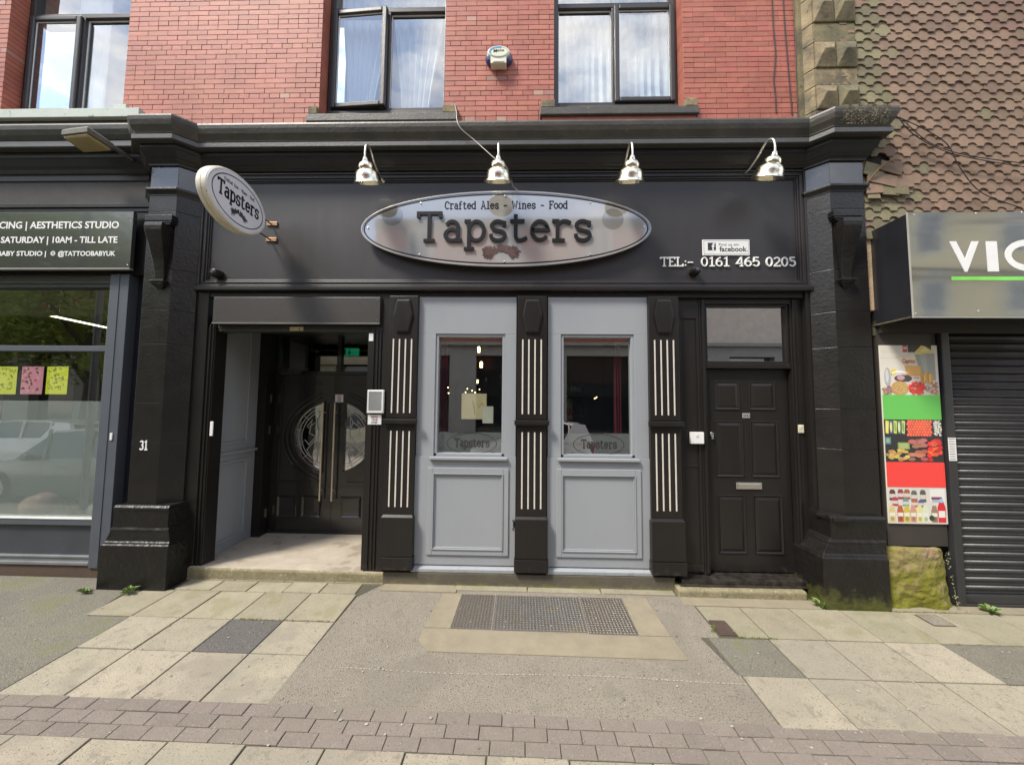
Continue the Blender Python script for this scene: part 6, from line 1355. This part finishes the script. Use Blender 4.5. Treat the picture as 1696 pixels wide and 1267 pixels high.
for (x, z_, h, cols) in ((.08, .78, .3, (.12, .05, .05)), (.22, .80, .28, (.3, .05, .08)), (.33, .80, .28, (.35, .12, .06)), (.45, .76, .3, (.12, .13, .12)), (.60, .76, .34, (.10, .10, .09)), (.12, .6, .25, (.4, .05, .08)), (.30, .58, .22, (.12, .3, .28)), (.45, .56, .22, (.45, .12, .05)), (.56, .55, .2, (.10, .12, .25))):
    C2.p([(x-.055, z_-h/2), (x+.055, z_-h/2), (x+.05, z_+h*.3), (x+.03, z_+h/2), (x-.03, z_+h/2), (x-.05, z_+h*.3)], cols); C2.r(x-.05, x+.05, z_-h*.25, z_+h*.1, (.6, .55, .5))
for (x, col) in ((.06, (.62, .50, .22)), (.20, (.45, .12, .06)), (.31, (.55, .45, .08)), (.42, (.55, .30, .22)), (.53, (.70, .64, .28)), (.63, (.62, .68, .5)), (.78, (.30, .2, .14))):
    C2.p([(x-.05, .04), (x+.05, .04), (x+.055, .35), (x+.03, .5), (x-.03, .5), (x-.055, .35)], col); C2.r(x-.045, x+.045, .20, .30, (.72, .70, .62)); C2.e(x, .13, .03, .06, tuple(c*.6 for c in col))
C2.r(.72, .97, .62, .95, (.72, .71, .68)); C2.r(.74, .92, .66, .74, (.22, .06, .12)); C2.r(.75, .9, .60, .65, (.3, .42, .55)); C2.e(.73, .16, .045, .08, (.05, .05, .04))
C2.p([(.84, .04), (.97, .04), (.975, .45), (.94, .60), (.87, .60), (.835, .45)], (.62, .03, .04)); C2.r(.85, .96, .18, .36, (.75, .72, .66)); C2.e(.905, .64, .035, .06, (.3, .55, .75))
join(A.q, B_.q, C2.q).build('product_picture', PRT, po)
sans('Caprice', pxl+.38*pw, A.z0+.64*(A.z1-A.z0), pxl+.60*pw, .045, .0032, .0006, .01).build('packet_lettering', RED, po)
# moss-grown stub wall
q = MB(); random.seed(19)
nx, nz_ = 14, 16; x0_, x1_ = 3.46, 4.10; za, zb_ = -1.92, z_of(906)
vs = []; fs = []
for j in range(nz_+1):
    t = j/nz_
    for i in range(nx+1):
        s = i/nx; bulge = .05*math.sin(min(1, (1-t)*1.25)*1.57)+(.022*math.sin(s*9+t*5)+random.uniform(-.012, .012))*(.3+.7*(1-t)); e = .06*(abs(s-.5)*2)**4
        xe = x1_+(.04*(1-t)**1.5 if s == 1 else 0)*1
        vs.append((x0_+(xe-x0_)*s if s < 1 else x1_+.04*(1-t)**1.2, -.02-bulge+e, za+(zb_-za)*t+random.uniform(-.006, .006)))
w_ = nx+1; fs = [(j*w_+i, j*w_+i+1, (j+1)*w_+i+1, (j+1)*w_+i) for j in range(nz_) for i in range(nx)]
n0 = len(vs); vs += [(x, .12, z) for x, y, z in [vs[j*w_] for j in range(nz_+1)]]+[(x, .12, z) for x, y, z in [vs[j*w_+nx] for j in range(nz_+1)]]
fs += [((j+1)*w_, n0+j+1, n0+j, j*w_) for j in range(nz_)]+[(j*w_+nx, n0+nz_+1+j, n0+nz_+2+j, (j+1)*w_+nx) for j in range(nz_)]
fs += [tuple([nz_*w_+i for i in range(nx+1)]+[n0+2*nz_+1, n0+nz_])]
q.add(vs, fs); mw = q.build('stub_wall', MOS, rb_, smooth=True); sm_ = mw.modifiers.new('s', 'SUBSURF'); sm_.levels = 2; sm_.render_levels = 2
tx = bpy.data.textures.new('lumps', 'CLOUDS'); tx.noise_scale = .07; dm = mw.modifiers.new('d', 'DISPLACE'); dm.texture = tx; dm.strength = .03; dm.mid_level = .5
# flaking edge stones of the stub wall
q = MB()
for i in range(40):
    t = random.random(); x = 4.065+.04*(1-t)**1.2+random.gauss(-.012, .012); z = za+.06+(zb_-za-.05)*t; s = random.uniform(.002, .007)
    q.lathe([(0, -s), (s*.9, -s*.4), (s, .2*s), (.5*s, s), (0, s)], (x, -.045-.04*(1-t), z), 6)
tag(q.build('flaking_render', mat('pale_flaking_render', (.34, .30, .19), .95, col2=(.17, .17, .05), nscale=15, ncon=.15, bump=2), rb_), kind='stuff')
# shutter
gx0, gx1 = 4.172, 4.247
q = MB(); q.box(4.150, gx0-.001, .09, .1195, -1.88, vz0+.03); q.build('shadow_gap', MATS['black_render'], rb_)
q = MB(); q.box(gx0, gx1, -.015, .11, -1.86, .80); q.build('guide_rail', SHU, rb_, bevel=.005)
q = MB(); q.box(pxl, 9.0, -.02, .119, .76, vz0+.0115); q.build('soffit_board', mat('dark_brown_soffit', (.03, .024, .02), .6), rb_)
sh = sub('shutter', rb_)
zb0_, zt9 = PZ(1640, 984, .03), .755; n = 32; pt = (zt9-zb0_)/n
prof = [(0, 0), (.006, .004), (.0195, .014), (.0235, .030), (.0225, .046), (.016, .058), (.0045, .064), (.0, .067), (.004, .070)]
pr_ = [(.0, .0), (.010, .003), (.014, .012), (.009, .020), (.006, .024), (.018, .034), (.024, .046), (.022, .058), (.012, .066), (.0, .069)]
q = MB(); x1_ = 7.2
q.loft([[(gx1-.01, .06, 0)]+[(gx1-.01, .05-p*1.0, z*pt/.070) for p, z in pr_]+[(gx1-.01, .06, pt)], [(x1_, .06, 0)]+[(x1_, .05-p*1.0, z*pt/.070) for p, z in pr_]+[(x1_, .06, pt)]])
s0_ = q.build('slat', SHU); 
for p_ in s0_.data.polygons: p_.use_smooth = len(p_.vertices) == 4
for k in range(n):
    o = s0_ if k == 0 else s0_.copy()
    if k: COL.objects.link(o)
    o.parent = sh; o.location = (random.uniform(-.002, .002), random.uniform(-.002, .002), zb0_+pt*k)
q = MB(); q.box(gx1-.005, 7.2, .0, .06, zb0_-.075, zb0_-.001); q.box(gx1-.005, 7.2, -.012, .06, zb0_-.095, zb0_-.076); q.build('bottom_rail', SHU, sh, bevel=.004)
q = MB(); q.box(gx0+.05, 7.2, .01, .3, -1.95, zb0_-.096); q.build('base', mat('dark_base', (.035, .034, .032), .7, col2=(.06, .06, .045), nscale=6, bump=1), rb_)
q = MB(); q.box(7.2, 9.0, -.02, .3, -1.95, vz0); q.build('far_pier', BLK, rb_)
def shl(t, a, b, y):
    q = MB(); random.seed(4)
    for i in range(9): z = a[1]+.015+(b[1]-a[1]-.03)*i/8; q.box(a[0]+.008, b[0]-.010+random.uniform(-.004, 0), y-.001, y-.0001, z, z+.006)
    q.build('fine_print', mat('grey_fine_print', (.25, .22, .22), .6), t)
sbox('shutter_label', 1572, 725, 1582.5, 763, -.016, .002, WHT, 'narrow white label with fine print on the shutter guide rail', 'sticker', shl)

# ================================================================== ACROSS THE STREET (seen mirrored in the glass)
OY = -12.6
def house(x0, x1, zt, mat_w, label, shop, name='opposite_building', roof=None, shopz=2.9, win=True):
    t = thing(name, label, 'building', ((x0+x1)/2, OY-2, -1.94))
    if zt > 8:
        q = MB(); q.box(x0, x1, OY+.001, OY+.12, 5.5, 5.75); q.box(x0, x1, OY+.001, OY+.12, 8.2, 8.6); q.box(x0, x1, OY+.001, OY+.10, 3.3, 3.5); q.build('string_course', mat('dark_band', (.12, .12, .10), .7), t)
    q = MB(); q.box(x0, x1, OY-8, OY, shopz, zt); q.build('wall', mat_w, t)
    q = MB(); q.box(x0, x1, OY-8, OY, -1.95, -1.2); n = max(2, int((x1-x0)/3.2)); w_ = (x1-x0)/n
    for k in range(n+1): xx = x0+w_*k; q.box(max(x0, xx-.6), min(x1, xx+.6), OY-.6, OY+.08, -1.2, 2.3)
    q.box(x0, x1, OY-1, OY+.05, 2.3, shopz); q.box(x0, x1, OY+.06, OY+.25, shopz-.15, shopz); q.box(x0, x1, OY-8, OY-2.5, -1.2, 2.3); q.build('shopfront', shop, t)
    q = MB()
    for k in range(n): q.box(x0+w_*k+.26, x0+w_*(k+1)-.26, OY-.3, OY-.28, -1.2, 2.3)
    q.build('shop_pane', mat('dark_glass', (.02, .022, .025), .05, spec=1) if 'dark_glass' not in MATS else MATS['dark_glass'], t)
    if win:
        nw = n; ww = w_
        for k in range(nw):
            cx = x0+ww*(k+.5)
            for zz in ([3.9] if zt < 7.5 else [3.9, 6.6]):
                q = MB(); q.box(cx-.55, cx+.55, OY+.001, OY+.04, zz, zz+1.5); f = q.build('window', WHT, t)
                q = MB(); q.box(cx-.47, cx-.03, OY+.041, OY+.045, zz+.08, zz+1.42); q.box(cx+.03, cx+.47, OY+.041, OY+.045, zz+.08, zz+1.42); q.build('pane', MATS['dark_glass'], f)
    if roof:
        q = MB(); q.loft([[(x0, OY+.2, zt), (x0, OY-4, zt+roof), (x0, OY-8, zt)], [(x1, OY+.2, zt), (x1, OY-4, zt+roof), (x1, OY-8, zt)]]); q.build('roof', mat('slate_roof', (.10, .10, .115), .6) if 'slate_roof' not in MATS else MATS['slate_roof'], t)
    return t
OBR = mat('opposite_red_brick', (.42, .13, .07), .8, col2=(.32, .10, .06), nscale=30)
ODK = mat('opposite_dark_front', (.28, .27, .24), .5, col2=(.33, .32, .28))
OCR = mat('opposite_cream_render', (.66, .57, .36), .7); OGR = mat('opposite_beige_front', (.55, .49, .34), .6)
house(-6.8, 5.6, 8.4, OBR, 'dark shopfront with red brick above, across the street', ODK, roof=1.6)
house(5.6, 12.0, 5.9, mat('opposite_brown_render', (.50, .43, .37), .8), 'lower red brick house across the street', mat('opposite_grey_front', (.20, .19, .18), .5), roof=1.8, win=False)
house(12.0, 26.0, 8.8, OCR, 'cream rendered building across the street, at the right', OGR, roof=None)
house(-60, -13.5, 6.0, OBR, 'long brown brick terrace behind the trees across the street', ODK, roof=1.5)
house(-13.5, -6.8, 5.2, OCR, 'low cream building across the street, left of the brick one', OGR, roof=1.2, shopz=2.2)
def tree(x, y, h, r_, label, seed):
    random.seed(seed); t = thing('street_tree', label, 'tree', (x, y, -2.0), 'street trees across the road')
    q = MB(); q.tube([(x, y, -2.0), (x+.1, y, h*.3-2), (x-.05, y+.1, h*.6-2)], [.24, .17, .10], 8)
    for k in range(7): a = random.uniform(0, 6.28); q.tube([(x, y, h*(.3+.04*k)-2), (x+r_*.5*math.cos(a), y+r_*.5*math.sin(a), h*(.55+.04*k)-2)], [.09, .03], 6)
    q.build('trunk', BRKW, t)
    q = MB(); cl = [(x+r_*.75*random.uniform(-1, 1), y+r_*.75*random.uniform(-1, 1), -2+h*random.uniform(.38, .95)) for _ in range(34)]
    for i in range(9000):
        c = random.choice(cl); d = Vector((random.gauss(0, 1), random.gauss(0, 1), random.gauss(0, 1))).normalized()*r_*.30*random.random()**.4
        p = Vector(c)+d; a = Vector((random.gauss(0, 1), random.gauss(0, 1), random.gauss(0, 1))).normalized()*.13; b = a.orthogonal().normalized()*.07
        q.add([p-a, p+b, p+a, p-b], [(0, 1, 2, 3)])
    tag(q.build('crown', LEF, t), kind='stuff')
for i, (x, y, h, r_) in enumerate(((-16.8, -9.8, 9, 3.0), (-21.5, -10.2, 11, 4.0), (-27, -11, 12, 4.4), (-33, -12, 12, 4.6), (-38, -11, 12, 5), (-13.2, -10.4, 8, 2.4))):
    tree(x, y, h, r_, ['second', 'third', 'fourth', 'fifth', 'farthest', 'nearest and smallest'][i]+' leafy street tree across the road at the left', 40+i)
def car(x, y, z, L_, H_, body, label, rot=0, hatch=True):
    """side-on car; nose towards -x, its near side at local y=+.85"""
    t = thing('parked_car', label, 'car', (x, y, z), 'cars in the street behind the viewer', rz=rot)
    def sect(xx, zlo, zhi, hw, hwt): return [(xx, -hw, zlo), (xx, hw, zlo), (xx, hw*1.0, zlo+(zhi-zlo)*.55), (xx, hwt, zhi), (xx, -hwt, zhi), (xx, -hw*1.0, zlo+(zhi-zlo)*.55)]
    l = L_; bh = H_*.60
    lo = [(-.5, .35, .55, .62), (-.49, .22, .66, .72), (-.44, .19, .72, .80), (-.30, .18, .86, .84), (-.22, .18, .92, .85), (.0, .18, .93, .86), (.3, .18, .95, .85), (.44, .2, .97, .80), (.49, .24, .93, .74), (.5, .35, .80, .70)]
    q = MB(); q.loft([sect(a*l, b, c*bh/.93, d, d*.93) for a, b, c, d in lo]); q.build('body', body, t, smooth=True, local=True)
    gh = [(-.25, .0, .80), (-.10, .92, .70), (.02, 1.0, .68), (.25, .98, .67), (.38, .80 if hatch else .5, .68), (.47, .05, .74)]
    q = MB(); q.loft([[(a*l, -.80, bh*.97), (a*l, .80, bh*.97), (a*l, .80-(.80-w_)*b, bh*.97+b*(H_-bh)*.93+.001), (a*l, -.80+(.80-w_)*b, bh*.97+b*(H_-bh)*.93+.001)] for a, b, w_ in gh]); q.build('window', MATS['dark_glass'], t, smooth=True, local=True)
    q = MB(); q.loft([[(a*l, -w_-.02, bh*.97+b*(H_-bh)*.93), (a*l, w_+.02, bh*.97+b*(H_-bh)*.93), (a*l, w_-.03, bh*.97+b*(H_-bh)*.93+.045), (a*l, -w_+.03, bh*.97+b*(H_-bh)*.93+.045)] for a, b, w_ in gh[1:5]]); q.build('roof', body, t, smooth=True, local=True)
    for a in (-.11, .09, .30):
        for s in (-1, 1):
            q = MB(); q.tube([(a*l, s*.815, bh*.96), (a*l-.02, s*.70, H_*.97)], .03, 6); q.build('pillar', body, t, local=True)
    for s in (-1, 1):                                  # body-coloured rear quarter beside the tail window
        q = MB(); q.loft([[(.24*l, s*.83, bh*.97), (.49*l, s*.80, bh*.97), (.425*l, s*.69, H_*.93), (.33*l, s*.70, H_*.95)], [(.24*l, s*.60, bh*.97), (.49*l, s*.60, bh*.97), (.425*l, s*.60, H_*.93), (.33*l, s*.60, H_*.95)]]); q.build('rear_quarter', body, t, local=True)
    for a in (-.31, .32):
        for s in (-1, 1):
            q = MB(); q.lathe([(.0, -.10), (.30, -.10), (.33, -.06), (.33, .06), (.30, .10), (0, .10)], (a*l, s*.78, .33), 20, 'Y'); w_o = q.build('wheel', mat('tyre_black', (.015, .015, .015), .8) if 'tyre_black' not in MATS else MATS['tyre_black'], t, smooth=True, local=True)
            q = MB(); q.lathe([(.0, s*.105), (.20, s*.105), (.21, s*.09)], (a*l, s*.78, .33), 16, 'Y'); q.build('rim', CHR, w_o, local=True)
    for a in (-.03, .19):
        q = MB(); q.box(a*l, a*l+.2, .855, .885, bh*.80, bh*.80+.03); q.build('door_handle', body, t, bevel=.01, local=True)
    q = MB(); q.box(.455*l, .495*l, .56, .76, .62, .92); q.build('tail_light', mat('tail_light_red', (.35, .01, .02), .2, coat=1) if 'tail_light_red' not in MATS else MATS['tail_light_red'], t, bevel=.02, local=True)
    q = MB(); q.box(-.495*l, -.455*l, .50, .72, .50, .62); q.build('headlight', CHR, t, bevel=.02, local=True)
    q = MB(); q.loft([[(-.17*l, .84, bh*.95), (-.14*l, .84, bh*.95), (-.14*l, .84, bh*.95+.12), (-.17*l, .84, bh*.95+.12)], [(-.17*l, 1.0, bh*.95+.01), (-.14*l, 1.0, bh*.95+.01), (-.14*l, 1.0, bh*.95+.14), (-.17*l, 1.0, bh*.95+.14)]]); q.build('mirror', body, t, bevel=.02, local=True)
    return t
WC = mat('car_paint_white', (.78, .77, .74), .25, col2=(.76, .75, .72), coat=1); DC = mat('car_paint_grey', (.09, .10, .105), .25, col2=(.10, .11, .115), coat=1)
car(.35, -8.1, -2.07, 3.9, 1.62, WC, 'white compact car parked in the road behind the viewer')
car(-9.25, -4.1, -2.08, 4.5, 1.56, DC, 'dark grey car parked on the near side at the left')
car(-16.5, -8.3, -2.07, 4.3, 1.50, WC, 'white car parked across the road at the left')
lp = thing('lamp_post', 'grey street lamp post across the road', 'lamp post', (-7.95, -2.55, -2.0)); q = MB(); q.tube([(-7.95, -2.55, -2.0), (-7.95, -2.55, 5.5)], [.055, .05], 10); q.build('post', mat('post_grey', (.25, .26, .26), .5), lp)
